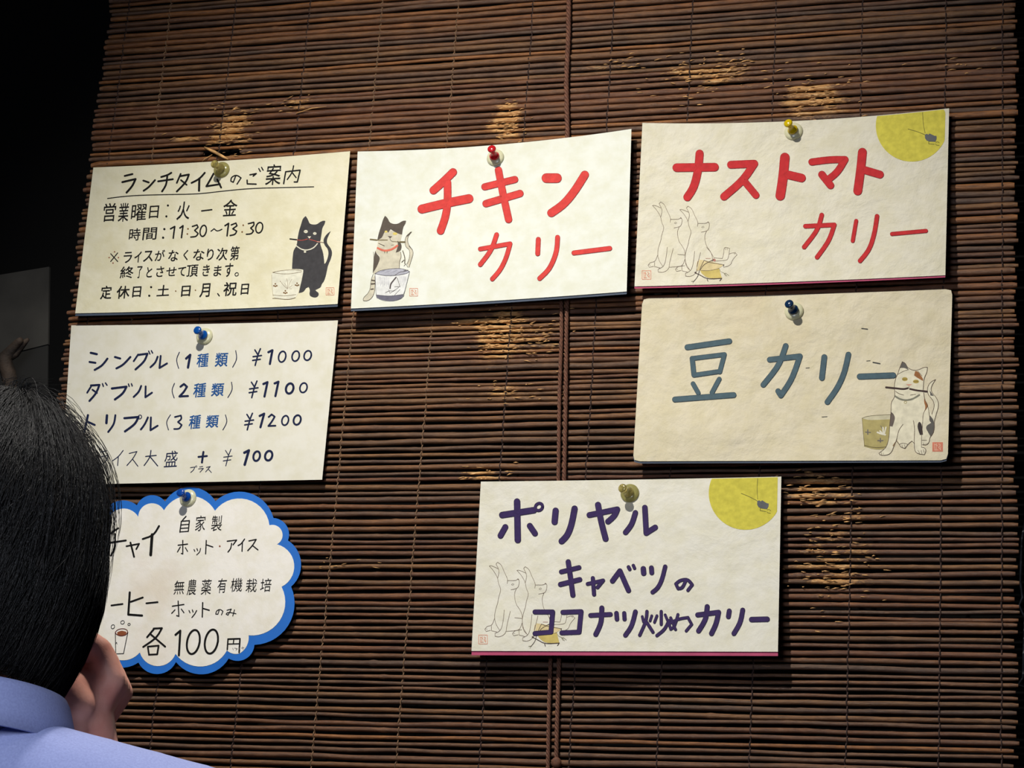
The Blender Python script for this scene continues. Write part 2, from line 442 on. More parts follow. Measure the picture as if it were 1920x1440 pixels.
class Sheet:
    """a sheet of paper pinned at its top; corners and edge bows in photo pixels, depth in front of the blind"""
    def __init__(s, name, label, tl, tr, br, bl, mat, bow=(0, 0), base=0.0075, lift=0.012, side=0.004, backing=None, back_px=4, corner=0, tlift=0.0, rl=0.0):
        s.c = (tl, tr, br, bl); s.bow = bow; s.base = base; s.lift = lift; s.side = side; s.tlift = tlift; s.rl = rl
        s.ph = random.random() * 50
        cx = sum(p[0] for p in s.c) / 4; cy = sum(p[1] for p in s.c) / 4
        s.obj = empty(name, P(cx, cy, base), label, 'sign')
        s.grid('paper_sheet', mat, 0, 0, corner)
        if backing: s.grid('backing_sheet', backing, back_px, -0.0009, corner)
    def uv(s, x, y):
        tl, tr, br, bl = s.c; u = (x - tl[0]) / (tr[0] - tl[0]); v = 0.5
        for _ in range(4):
            xl = tl[0] + (bl[0] - tl[0]) * v; xr = tr[0] + (br[0] - tr[0]) * v; u = (x - xl) / (xr - xl)
            yt = tl[1] + (tr[1] - tl[1]) * u; yb = bl[1] + (br[1] - bl[1]) * u; v = (y - yt) / (yb - yt)
        return u, v
    def depth(s, x, y):
        u, v = s.uv(x, y); q = min(max(v, 0), 1.1); k = 2 * u - 1
        return s.base + s.lift * q ** 1.4 + s.side * k * k * (1 - 0.4 * q) + s.tlift * (1 - q) ** 2 + s.rl * max(0, k) * q + 0.0012 * noise.noise((u * 2.4, v * 2.0, s.ph)) * min(1, q + .2)
    def px(s, u, v, extra=0):
        tl, tr, br, bl = s.c
        x = (tl[0] * (1 - u) + tr[0] * u) * (1 - v) + (bl[0] * (1 - u) + br[0] * u) * v
        y = (tl[1] * (1 - u) + tr[1] * u) * (1 - v) + (bl[1] * (1 - u) + br[1] * u + extra) * v
        b = 4 * u * (1 - u); y += s.bow[0] * b * (1 - v) + s.bow[1] * b * v
        return x, y
    def grid(s, name, mat, extra, dd, corner=0):
        nu, nv = 44, 28; vs = []; fs = []; th = 0.0006
        for sgn in (0, 1):
            for j in range(nv + 1):
                for i in range(nu + 1):
                    u = i / nu; v = j / nv
                    x, y = s.px(u, v, extra)
                    if corner:                                   # rounded corners
                        W = s.c[1][0] - s.c[0][0]; H = s.c[3][1] - s.c[0][1]; cx = min(u, 1 - u) * W; cy = min(v, 1 - v) * H
                        if cx < corner and cy < corner:
                            q = corner / max(1e-6, max(corner - cx, corner - cy)); ln = math.hypot(corner - cx, corner - cy) / max(corner - cx, corner - cy)
                            nx = corner - (corner - cx) / ln; ny = corner - (corner - cy) / ln
                            x += (nx - cx) * (1 if u < .5 else -1); y += (ny - cy) * (1 if v < .5 else -1)
                    vs.append(P(x, y, s.depth(x, min(y, s.px(u, 1)[1])) + dd - th * sgn))
        N = (nu + 1) * (nv + 1)
        for j in range(nv):
            for i in range(nu):
                a = j * (nu + 1) + i; fs.append((a, a + nu + 1, a + nu + 2, a + 1)); fs.append((a + N, a + 1 + N, a + nu + 2 + N, a + nu + 1 + N))
        rim = [i for i in range(nu)] + [(j + 1) * (nu + 1) - 1 for j in range(nv)] + [nv * (nu + 1) + i for i in range(nu, 0, -1)] + [j * (nu + 1) for j in range(nv, 0, -1)]
        b0 = len(vs); n = len(rim); vs += [vs[i] for i in rim] + [vs[i + N] for i in rim]   # the cut edge has its own vertices
        fs += [(b0 + i, b0 + (i + 1) % n, b0 + n + (i + 1) % n, b0 + n + i) for i in range(n)]
        from_data(name, vs, fs, [mat], s.obj, True)

BLK = (15, 13, 13); NAVY = (18, 30, 68); KB = (28, 84, 150); RED = (222, 62, 56); RED2 = (200, 30, 36); SLT = (72, 96, 106); PUR = (52, 31, 88); BRN = (130, 92, 52)
SLATE = plain('slate_backing', (62, 74, 92), 0.7); PINK = plain('magenta_backing', (176, 62, 100), 0.7)
def seal(sh, x0, y0, x1, y1, sc, ox, oy, filled=False, col=(226, 150, 122)):
    k = Ink(sh, ox, oy, sc); w = (x1 - x0) * .06; mx = (x0 + x1) / 2; my = (y0 + y1) / 2; W = x1 - x0
    k.run('%f %f,%f %f,%f %f,%f %f,%f %f,%f' % (w, x0, y0, x1, y0, x1, y1, x0, y1, x0, y0), col)
    if filled: k.fill([(x0, y0), (x1, y0), (x1, y1), (x0, y1)], (216, 130, 104), smooth=False); k.up(); col = (238, 190, 160)
    for a in ((-.3, -.3, -.3, .3), (-.3, -.3, 0, -.1), (-.1, -.35, -.15, .3), (.1, -.3, .3, -.2), (.3, -.2, .1, .05), (.1, .05, .32, .3), (.05, .3, -.3, .32), (.3, .0, .3, .3)):
        k.run('%f %f,%f %f,%f' % (w, mx + a[0] * W, my + a[1] * W, mx + a[2] * W, my + a[3] * W), col)
    k.build('seal_stamp', 'small square salmon-red seal')

# ---- sign 1: lunch hours
S1 = Sheet('menu_sign', 'cream sign with black handwritten lunch hours and a black cat beside a white cup', (175, 314), (656.5, 283.5), (633, 570), (141, 587.5),
           paper('aged_cream_paper', (228, 222, 196), (208, 198, 156), 0.35, (0.55, 0.8)), bow=(3, 2), base=.0095, lift=0.010, side=0.003, backing=SLATE, back_px=5)
A = (120, 270, 3.4286)
k = Ink(S1, *A).run('''12 390,205 440,193|13 375,245 460,225 440,270 402,312|12 510,235 545,247|12 512,300 545,278 585,232|12 690,185 665,200 625,212|12 605,240 700,226|12 664,205 658,262 630,305
|11 750,192 725,250|12 745,207 803,196 785,245 725,305|11 752,232 788,262|12 905,185 870,225 820,250|14 870,222 868,300|12 962,190 940,230 915,272 1002,258|12 985,228 1010,280
|8 1105,202 1088,246 1072,238 1076,212 1110,198 1138,218 1112,258|9 1195,198 1236,190 1216,206|9 1177,232 1178,256 1235,258|8 1252,158 1262,176|8 1270,150 1280,168
|9 1425,178 1412,255|9 1425,178 1518,168 1500,244 1480,244|8 1476,140 1468,182 1435,228|8 1468,185 1492,216''', BLK)
k.font('案 1292,128,1402,265', BLK, 0.01); k.build()
Ink(S1, *A).run('6 280,350 420,332 640,325 860,322 1000,305 1200,285 1420,280 1605,275', BLK).build('underline')
k = Ink(S1, *A); k.font('営 248,378,338,500|業 345,378,422,500|曜 428,385,535,495|日 545,395,612,478|火 722,368,815,488|金 1018,355,1118,465', BLK)
k.run('14 668,395|14 658,465|9 885,430 950,422', BLK); k.build()
k = Ink(S1, *A); k.font('時 415,540,495,622|間 503,535,600,618', BLK)
k.run('''15 645,547|15 637,602|10 685,545 712,530 702,605|10 745,540 765,525 755,602|9 825,530 855,520 862,535 840,555 862,575 850,595 815,598|O 9 895,558 20,36|7 945,560 965,545 985,562 1015,548
|10 1035,525 1058,510 1048,590|9 1075,520 1105,508 1112,525 1085,545 1110,560 1100,582 1068,588|9 1185,512 1220,503 1222,522 1200,540 1218,558 1205,578 1172,580|O 9 1255,538 22,34''', BLK)
k.run('11 797,545|11 793,578|11 1152,522|11 1145,565', BRN); k.build()
k = Ink(S1, *A); k.run('6 300,705 345,755|6 345,700 300,755', BLK).run('9 325,693|9 290,730|9 350,730|9 315,765', (150, 80, 60))
k.font('ラ 380,693,440,765|イ 450,690,500,762|ス 508,685,575,757|が 582,680,650,752|な 668,680,738,755|く 765,680,800,748|な 828,675,905,750|り 915,672,965,748|次 978,665,1055,750|第 1065,655,1130,748', BLK, 0.014); k.build()
k = Ink(S1, *A); k.font('終 358,785,450,865|了 465,785,505,862|と 528,790,570,858|さ 590,785,645,855|せ 655,790,725,850|て 730,790,785,850|頂 785,775,865,855|き 888,775,940,850|ま 960,780,1015,850|す 1030,765,1090,855', BLK, 0.014)
k.run('O 5 1110,838 11,11', BLK); k.build()
k = Ink(S1, *A); k.font('定 232,910,310,998|休 335,910,425,995|日 438,915,498,985|土 595,905,680,978|日 752,910,815,980|月 870,895,942,985|祝 1022,885,1115,978|日 1135,898,1190,968', BLK, 0.02)
k.run('14 560,920|14 548,975|8 988,962 998,976', BLK).run('9 718,945|9 845,940', BRN); k.build()
# black cat and cup
B8 = (500, 400, 8.0); k = Ink(S1, *B8); CAT = (66, 64, 66); PAL = (236, 230, 206)
k.run('F 585,40 620,90 640,150 680,168 750,168 800,130 850,108 880,115 870,160 835,215 825,290 812,380 800,440 815,500 845,580 860,680 865,755 880,752 910,690 930,600 915,530 870,480 850,420 860,370 900,310 962,265 930,330 900,400 910,460 960,520 985,590 965,680 920,780 905,850 890,930 860,1020 825,1060 815,1110 730,1150 745,1170 780,1190 780,1230 750,1262 700,1262 650,1240 640,1210 650,1150 630,1105 590,1120 555,1180 480,1195 560,860 530,835 380,832 385,720 395,600 410,540 450,490 465,360 485,260 515,170 540,80', CAT).up()
k.run('E 587,273 30,24|E 722,302 26,20|F 612,345 668,345 640,378|16 450,490 510,535 580,555 660,540 720,505 760,455|E 575,577 18,15', PAL).up()
k.run('4 570,272 605,272|4 712,302 735,298', (140, 130, 110)).run('10 450,398 530,408 610,385|10 640,390 700,405 760,425', (190, 82, 70)).run('12 760,425 800,428', (226, 160, 140)).run('8 800,430 855,440', (120, 90, 80)).run('18 350,383 450,395', BLK)
k.build('cat_drawing', 'black cat holding a chopstick in its mouth')
k = Ink(S1, *B8); k.run('F 75,900 180,865 530,835 560,860 470,1215 420,1275 300,1295 150,1285 95,1240', (238, 234, 212)).up()
k.run('6 90,885 200,860 420,842 520,860 520,880 400,900 290,912 150,900 90,885|6 100,1225 260,1242 440,1220|8 90,1275 150,1275 260,1290 350,1290 430,1265|3 75,920 82,1100 95,1240', (120, 98, 66))
k.run('5 205,1020 260,1090 310,1130|5 300,980 320,1050 315,1130|4 380,985 340,1050 330,1125|4 270,1050 310,1120|4 385,1075 340,1120|4 345,1130 375,1130|12 205,1020', (134, 110, 84))
for x, y in ((130, 1080), (455, 1070), (280, 1185)):
    k.run('|'.join('24 %d,%d' % (x + a, y + b) for a, b in ((0, -22), (-22, 6), (22, 6), (0, 14))), (128, 92, 52))
k.build('cup_drawing', 'white cup with brown leaf marks')
seal(S1, 890, 1115, 1010, 1225, *(8.0, 500, 400))

# ---- sign 2: price list
S2 = Sheet('menu_sign', 'off-white sign with navy handwritten price list in yen, pinned below the lunch hours sign', (133.6, 610), (633.7, 600.7), (604, 899.4), (114, 909),
           paper('off_white_paper', (226, 222, 208), (206, 196, 170), 0.12, (0.6, 0.85)), bow=(2, 0), lift=0.006, side=0.002)
B = (110, 590, 3.5556)
def yen(x, y, w): return '|'.join('%s %s' % (w, ' '.join('%d,%d' % (x + a, y + b) for a, b in st)) for st in (((0, 0), (20, 32)), ((37, -8), (20, 32), (2, 103)), ((-12, 45), (44, 37)), ((-15, 70), (36, 62))))
k = Ink(S2, *B).run('15 214,254 254,263|14 206,315 245,321|14 240,368 290,340 325,293|14 375,282 410,292|14 385,358 430,335 478,282|12 530,265 500,310|14 530,268 592,260 572,312 512,365|9 600,243 608,262|9 618,240 626,256|13 660,280 645,320 612,350|13 680,275 672,355 722,325|6 805,250 782,300 800,358|16 850,292 877,268 862,352|6 1180,240 1190,295 1160,350', NAVY); k.build(); k = Ink(S2, *B).run(yen(1308, 235, 10) + '|15 1398,250 1425,237 1408,328|O 11 1490,280 24,36|O 11 1580,276 24,34|O 11 1660,272 24,32', NAVY)
k.build(); k = Ink(S2, *B); k.font('種 918,258,1002,350|類 1040,252,1132,348', KB, 0.02); k.build()
k = Ink(S2, *B).run('12 215,480 190,520|14 215,472 272,468 250,525 205,575|12 225,500 255,522|9 292,460 298,478|9 312,455 322,470|15 355,492 452,480 430,525 375,565|9 465,462 470,478|9 485,460 490,475|13 550,475 535,515 500,548|13 580,478 578,550 622,520|6 772,458 752,505 770,555|14 812,480 835,462 855,480 835,515 805,545 862,542|6 1152,450 1160,500 1128,552', NAVY); k.build(); k = Ink(S2, *B).run(yen(1285, 450, 10) + '|15 1365,462 1392,450 1372,545|15 1440,458 1465,447 1445,542|O 15 1540,492 25,34|O 11 1632,487 24,32', NAVY)
k.build(); k = Ink(S2, *B); k.font('種 895,455,985,552|類 1015,455,1105,545', KB, 0.02); k.build()
k = Ink(S2, *B).run('15 195,670 172,780|14 190,712 240,735|17 322,672 318,722|13 378,670 370,730 330,782|15 438,690 532,682 510,730 442,778|O 6 541,682 12,13|13 595,685 575,730 548,765|13 615,685 612,770 660,740|6 745,668 715,715 732,768|11 775,682 815,672 820,695 795,715 820,735 805,762 770,762|6 1112,668 1125,715 1095,768', NAVY); k.build(); k = Ink(S2, *B).run(yen(1255, 665, 10) + '|15 1340,675 1370,660 1345,750|12 1400,682 1420,665 1440,680 1420,715 1398,742 1445,740|O 11 1510,705 22,32|O 13 1590,702 24,32', NAVY)
k.build(); k = Ink(S2, *B); k.font('種 865,668,950,762|類 980,668,1070,755', KB, 0.02); k.build()
k = Ink(S2, *B).run('6 280,915 320,908|6 262,950 330,938 315,980 275,1010|6 430,905 400,945 358,975|6 398,945 393,1005|6 470,925 522,912 495,960 455,1005|6 492,962 528,1010|7 580,945 650,938|7 615,905 610,950 570,1005|7 612,950 660,1008|13 932,948 988,942|14 965,915 955,985', NAVY); k.build(); k = Ink(S2, *B).run(yen(1112, 905, 6) + '|17 1238,920 1268,905 1240,1000|O 14 1320,943 22,32|O 15 1400,940 24,32', NAVY)
k.font('盛 700,905,798,1018', NAVY, 0.0); k.build()
Ink(S2, *B).run('5 878,1020 908,1015 900,1035 880,1052|O 3 917,1012 5,5|5 940,1015 960,1012|5 932,1028 965,1025 942,1050|5 985,1018 1010,1012 980,1048|5 998,1030 1018,1052', NAVY).build()

# ---- sign 3: chicken curry
S3 = Sheet('menu_sign', 'white sign with thick red brush katakana and a tortoiseshell cat behind a bucket', (670.6, 284), (1184, 241.7), (1175, 546.5), (658, 578.5),
           paper('white_paper', (226, 227, 216), (220, 214, 190), 0.2, (0.62, 0.85)), bow=(9, 2), base=.0122, lift=0.009, side=0.005, backing=SLATE, back_px=5)
D = (640, 230, 3.4286)
def both(sh, D, txt, c, dark):                # broad marker strokes with a darker rim; '#' separates characters
    for ch in txt.split('#'):
        ch = ch.strip('|'); k = Ink(sh, *D); k.lay += .0003; k.run(ch, dark); k.up(.00012)
        k2 = []
        for it in ch.split('|'):
            t = it.split(); q = 1 if t[0] == 'O' else 0; t[q] = str(float(t[q]) - 5); k2.append(' '.join(t))
        k.run('|'.join(k2), c); k.build('character')
both(S3, D, '52 718,318 660,375 592,435|58 518,555 660,520 820,488|50 682,385 684,500 672,600 638,695#46 922,412 1115,365|48 930,520 1148,455|48 1010,305 1035,440 1075,622#62 1318,356 1386,356|54 1565,335 1500,440 1430,525 1350,580', RED, (168, 40, 40))
both(S3, D, '30 893,812 1085,778 1060,870 1020,950 970,1005|31 998,720 965,820 893,912#32 1266,750 1262,842|32 1390,737 1385,830 1340,940 1275,1001#32 1495,837 1725,808', RED, (168, 40, 40))
C8 = (670, 395, 8.0); k = Ink(S3, *C8); DK = (92, 82, 72); TAN = (216, 208, 184)
k.run('F 390,330 480,280 560,320 670,360 650,450 620,600 660,640 650,720 630,880 300,920 235,960 240,860 330,740 340,680 270,620 300,540 310,430|F 205,1040 265,960 265,1210 220,1310 150,1355 90,1350 85,1310 190,1210|F 815,315 740,370 710,440 720,540 790,590 780,720 745,800 775,850 800,770 840,650 830,590 760,500 750,400', TAN).up()
k.run('F 415,75 455,110 490,190 600,205 680,150 730,150 725,190 685,250 670,360 610,345 540,305 500,275 465,330 430,295 400,330 370,410 300,440 320,340 360,220 385,130|F 270,600 250,680 240,830 235,930 290,850 335,740 335,690 290,650|F 600,450 660,490 665,560 640,610 575,630 600,560 610,510|20 745,380 800,328|22 217,1045 258,1050|22 212,1100 258,1095|20 205,1180 238,1175|10 775,530 825,585', DK).up()
k.run('E 430,315 22,16|E 565,345 34,20', (226, 204, 110)).run('F 455,380 525,385 490,415|7 490,400 490,440 530,465|10 320,490 405,528|6 505,518 545,512', DK).run('20 195,430 290,440|13 290,440 450,440|24 640,470 712,470|9 530,462 640,470', (118, 104, 66))
k.run('30 305,560 370,592 430,602 520,582 600,525', (222, 116, 92)).run('6 815,315 740,370 710,440 720,540 790,590 780,720 745,800|6 815,315 750,400 760,500 830,590 840,650 800,770 775,850|7 650,620 660,700 630,760 630,870|12 680,600 715,700 710,790|10 700,740 665,772|6 700,830 725,795 760,850|6 235,960 205,1040 190,1210 85,1310 90,1350 150,1355 220,1310 265,1210 265,960|6 240,620 250,700 235,930|8 405,610 410,635|8 450,610 445,635', (88, 76, 60)).run('12 430,622', (226, 204, 110))
k.build('cat_drawing', 'dark and tan cat with a red collar')
k = Ink(S3, *C8); k.lay += .0003
k.run('F 262,945 500,868 680,865 788,912 690,1290 600,1340 480,1360 370,1345 280,1300', (236, 236, 232)).up()
k.run('F 265,945 330,900 500,868 680,865 785,915 740,945 560,975 400,975', (186, 186, 196)).run('F 280,1262 480,1285 690,1255 680,1310 560,1355 420,1355 290,1310', (112, 110, 124)).up()
k.run('7 265,945 330,900 500,870 680,865 785,915 740,945 560,975 400,975 265,945|5 265,950 280,1270 295,1312|5 780,930 690,1290|6 280,1262 480,1285 690,1255', (70, 66, 76))
k.run('20 580,1000 530,1060 500,1100 490,1165|7 600,1010 640,1140 560,1140|6 420,1230 480,1200 540,1210 620,1150|5 470,1180 490,1240 570,1190|5 640,1180 560,1265|8 700,900 760,890|7 560,970 640,920 740,905', (84, 74, 74))
k.run('|'.join('3 %d,%d %d,%d' % (x, 990 + (i % 3) * 8, x, 1090 + (i * 37) % 60) for i, x in enumerate(range(330, 480, 18))) + '|' + '|'.join('3 %d,%d %d,%d' % (x, 985, x - 8, 1070 + (i * 29) % 50) for i, x in enumerate(range(640, 740, 20))) + '|' + '|'.join('4 %d,%d %d,%d' % (x, 930 - (i % 3) * 12, x + 40, 918 - (i % 3) * 12) for i, x in enumerate(range(320, 640, 30))), (156, 152, 168))
k.build('bucket_drawing', 'grey sketched bucket')
seal(S3, 785, 1165, 905, 1280, 8.0, 670, 395)

# ---- sign 4: aubergine and tomato curry
S4 = Sheet('menu_sign', 'cream sign with bright red lettering, a yellow moon at top right and two line-drawn rabbits', (1204.5, 230.4), (1779.6, 203), (1772.5, 516), (1189.7, 537),
           paper('creased_cream_paper', (218, 212, 193), (204, 192, 164), 0.9, (0.6, 0.85)), bow=(10, 2), lift=0.012, side=0.006, backing=PINK, back_px=4)
E = (1180, 190, 3.0968)
def moon(sh, cx, cy, r, ins, dx, dy, rot):
    k = Ink(sh, 0, 0, 1)
    def clip(x, y):
        u, v = sh.uv(x, y); lo = 0.004; hi = 0.988
        uu = min(u, hi); b = 4 * uu * (1 - uu); vv = v
        px_, pt_ = sh.px(uu, 0)
        yy = max(y, pt_ + 1.0)
        if u > hi: x = sh.px(hi, max(v, 0))[0]
        return x, yy
    k.fill([(cx + cos(a) * r, cy + sin(a) * r) for a in [2 * pi * i / 96 for i in range(96)]], (216, 204, 74), clip, smooth=False); k.build('moon_drawing', 'flat yellow full moon')
    k = Ink(sh, 1680 + dx, 205 + dy, 15.16); k.lay += .00015
    ca, sa = cos(rot), sin(rot)
    def R(t):
        out = []
        for it in t.split('|'):
            q = it.split(); o = [q[0]]
            for a in q[1:]:
                x, y = [float(z) for z in a.split(',')]; x -= 980; y -= 820; o.append('%f,%f' % (980 + x * ca - y * sa, 820 + x * sa + y * ca))
            out.append(' '.join(o))
        return '|'.join(out)
    k.run(R('12 755,90 770,400 825,670|14 340,560 600,630 820,720|14 930,910 930,980 1090,990|12 1130,940 1180,915 1230,950|12 1120,980 1150,1020 1230,1025'), (104, 100, 44)).up()
    k.run(R('G 820,720 870,695 920,720 955,685 1090,750 1150,755 1155,830 1120,920 950,915 870,885 825,820'), (98, 100, 102)); k.build('insect_drawing', 'small grey insect with long feelers')
moon(S4, 1709.6, 235.5, 67.5, None, 0, 0, 0)
both(S4, E, '50 275,385 495,382|48 408,304 400,400 375,500 337,556#46 590,368 725,362 660,460 550,553|42 665,460 735,545#56 903,326 893,440 876,548|50 915,425 1000,445#42 1060,352 1165,338 1252,338 1210,410 1160,450|44 1118,425 1168,488#52 1353,296 1343,400 1326,520|46 1370,400 1455,425', RED2, (164, 24, 30))
both(S4, E, '27 1022,725 1190,717 1160,810 1090,905|27 1117,660 1095,745 1015,846#24 1317,694 1297,810|27 1438,667 1425,760 1395,860 1340,926#24 1525,770 1722,752', RED2, (164, 24, 30))
RAB = '''6 240,130 300,190 370,300 385,400 427,480 385,600 375,680 335,790 320,900 340,1000 400,1090|6 240,130 270,122 380,170|6 372,310 400,200 345,100 370,73 430,110 470,210 532,330 520,395
|6 530,348 660,350 690,320 715,350 700,440 665,470 580,485|6 665,470 630,545 655,700 720,780 760,870 755,980 775,1100 840,1160|6 475,790 465,900 440,1050 400,1110 330,1140 330,1185 390,1195 460,1170 505,1120 510,1040 570,810|14 695,332
|6 320,920 285,1020 200,1035 170,1080 190,1110 260,1095|6 272,1030 275,1100 360,1120|3 585,410 610,390 628,405 605,420 590,412|3 345,1175 355,1190|3 370,1180 378,1192|3 185,1070 210,1078'''
def shift(t, dx, dy):
    out = []
    for it in t.replace('\n', ' ').split('|'):
        q = it.split(); out.append(' '.join([q[0]] + ['%f,%f' % (float(a.split(',')[0]) + dx, float(a.split(',')[1]) + dy) for a in q[1:]]))
    return '|'.join(out)
def rabbits(sh, ox, oy, sc, sx, dx):
    LN = (112, 92, 74); k = Ink(sh, ox, oy, sc, sx, dx); k.run(RAB + '|6 510,1110 640,1100 750,1085|6 640,905 750,915', LN); k.build('rabbit_drawing', 'left line-drawn rabbit looking up')
    k = Ink(sh, ox, oy, sc, sx, dx); k.run(shift(RAB, 434, 66) + '|6 1100,795 1160,860 1220,965', LN)
    k.run('5 1220,960 1350,970 1370,900 1375,810 1400,790 1465,810 1455,900 1440,970 1420,1000 1250,1010|5 1455,900 1540,870 1585,910 1510,990 1480,1080 1370,1110|4 1395,800 1400,835|4 1425,795 1430,840|4 1530,880 1550,905|4 1550,870 1570,900', LN); k.build('rabbit_drawing', 'right line-drawn rabbit with stretched hind legs')
    k = Ink(sh, ox, oy, sc, sx, dx); k.lay += .00004
    k.run('F 980,990 1090,1000 1370,1070 1300,1130 1150,1165 950,1160', (224, 204, 152)).run('F 1000,1160 1140,1165 1300,1130 1340,1280 1120,1290 1010,1200', (212, 190, 108)).up()
    k.run('F 1200,970 1245,985 1240,1020 1200,1010|5 1085,970 1160,970', (190, 126, 110)).run('5 960,1010 940,1100 950,1170', (200, 170, 100))
    k.run('11 910,1195 990,1230 1110,1300 1340,1285 1310,1325|11 1110,1300 1120,1332|8 1060,1000 1010,1100 980,1180 960,1260 890,1340|9 1000,1150 1060,1060 1220,985|8 1060,1000 1130,1030 1240,1050 1375,1070 1365,1095|26 925,1195|5 1000,1160 1140,1168 1300,1130', (66, 46, 40))
    k.run('5 1300,1130 1320,1180 1400,1210|8 1380,1205 1420,1250|7 1400,1200 1450,1240|5 1370,1200 1400,1250|8 890,1330 860,1335|4 890,1335 880,1362', (136, 130, 104)); k.build('drum_drawing', 'small yellow stand with dark runners')
rabbits(S4, 1195, 370, 8.47, 1.0, 0)
seal(S4, 75, 1165, 215, 1300, 8.47, 1195, 370)

# ---- sign 5: bean curry
S5 = Sheet('menu_sign', 'tan crumpled sign with slate-blue lettering and a white calico cat beside an olive cup', (1204.5, 559), (1785.8, 541.6), (1777, 863), (1187, 865),
           paper('crumpled_tan_paper', (213, 203, 177), (198, 183, 148), 0.9, (0.55, 0.8)), bow=(2, 0), lift=0.016, side=0.004, backing=SLATE, back_px=4, corner=9)
Fc = (1180, 530, 3.0968)
both(S5, Fc, '34 337,375 580,340|30 365,440 375,535|28 365,440 552,417 525,518|28 375,537 525,515|28 370,587 400,640|28 522,560 480,638|34 265,678 605,652#33 815,447 990,427 945,560 880,655 864,630|33 908,367 870,480 778,593#34 1132,432 1118,553|33 1272,417 1250,520 1210,610 1150,693#35 1338,545 1532,538', SLT, (48, 66, 76))
Ink(S5, *Fc).run('6 1350,266 1383,270|7 1415,463 1455,470|4 1378,455 1398,453|4 1025,496 1045,494|4 1118,780 1148,778', (60, 60, 58)).build('pen_mark')
J = (1600, 665, 7.2); k = Ink(S5, *J); LN = (92, 72, 56)
k.run('F 660,95 700,110 740,190 850,220 950,170 1000,170 995,230 950,330 945,450 960,600 1020,720 1090,880 1095,980 1030,1120 1020,1190 930,1215 985,1290 960,1350 860,1335 825,1290 790,1165 700,1265 640,1250 590,1130 550,1230 510,1330 440,1360 360,1355 345,1330 450,1240 480,1130 510,760 510,640 555,580 550,430 570,320 600,260 625,180|F 1110,335 1040,370 1000,440 1000,530 1080,620 1095,700 1060,800 1090,900 1120,800 1155,680 1130,590 1050,500 1050,430', (232, 224, 196)).up()
k.run('F 625,185 655,95 690,100 725,160 745,205 690,178 640,178|F 1030,480 1090,560 1040,550|F 1035,820 1085,880 1095,980 1080,1060 1040,1100 980,1000 985,960 1050,920 1020,880', (96, 92, 86)).run('F 505,770 545,800 565,855 545,920 530,970 485,965', (104, 92, 84)).run('F 890,905 925,930 940,1080 900,1085 865,990 870,930', (56, 46, 44))
k.run('F 835,220 875,225 945,330 940,355 860,310 820,280|F 955,590 1000,660 1010,700 960,770 975,700 955,650', (160, 104, 56)).run('F 545,1245 530,1230 560,1180 578,1175', (150, 120, 80))
k.run('E 695,330 38,26|E 845,362 40,24', (176, 152, 66)).run('F 708,398 795,400 750,425', (222, 156, 130)).run('24 565,560 620,598 700,618 800,602 890,545', (132, 130, 112)).up()
k.run('7 660,95 625,180 600,260 570,320 550,430 560,520 555,580 510,640 510,760 490,960 480,1130 450,1240 400,1290 345,1330 360,1355 440,1360 510,1330 550,1230 590,1130 610,1020 670,940|7 660,95 700,110 740,190 850,220 950,170 1000,170 995,230 950,330 945,450 940,500|5 600,265 690,215 740,205|5 870,220 930,290|7 950,510 960,600 1000,680 1020,760 1030,850|6 1000,700 940,790 935,930 920,1120 920,1250|7 1110,335 1040,370 1000,440 1000,530 1080,620 1095,700 1060,800|7 1110,335 1050,430 1050,500 1130,590 1155,680 1120,800 1090,900 1095,980 1080,1060 1030,1120 1025,1180 990,1220 930,1215|7 810,890 830,1000 820,1150 825,1290 860,1335 960,1350 985,1290 960,1255 920,1250|6 925,1155 990,1155|7 580,1160 620,1210 640,1250 700,1265 735,1210 790,1165 825,1200|6 620,1210 670,1190 735,1210|5 655,1220 660,1250|5 690,1215 700,1250|5 870,1290 890,1320 890,1345|5 915,1290 925,1335|5 945,1280 955,1320|5 945,1190 950,1210|5 375,1320 380,1350|4 400,1325 405,1345|4 665,335 725,330|4 815,362 870,358|7 570,495 620,530 680,545|6 770,545 840,535|5 750,425 750,450', LN)
k.run('24 440,440 560,452 680,466 735,452|24 765,462 850,482 995,497', (58, 36, 34)).run('O 5 702,642 17,16', (170, 150, 70)); k.build('cat_drawing', 'white, black and brown cat with a chopstick')
k = Ink(S5, *J); k.run('F 118,860 200,885 495,870 490,960 480,1130 450,1240 430,1275 300,1285 150,1240', (178, 164, 104)).run('F 118,855 180,830 498,808 498,872 200,887', (206, 198, 166)).up()
k.run('6 118,858 200,825 498,808|8 150,1225 300,1262 440,1245|5 118,860 150,1240', (98, 86, 52)).run('22 325,1048 380,1070 430,1080|20 400,985 405,1060|18 440,980 420,1060|20 360,1030 395,1070', (232, 226, 206)).run('14 165,1045 230,1050|16 195,1015 195,1075|16 330,1160 400,1160|16 365,1130 365,1180|8 370,960 390,1000', (112, 104, 98)); k.build('cup_drawing', 'olive cup with a white flower')
seal(S5, 1070, 1185, 1205, 1305, 7.2, 1600, 665, True)

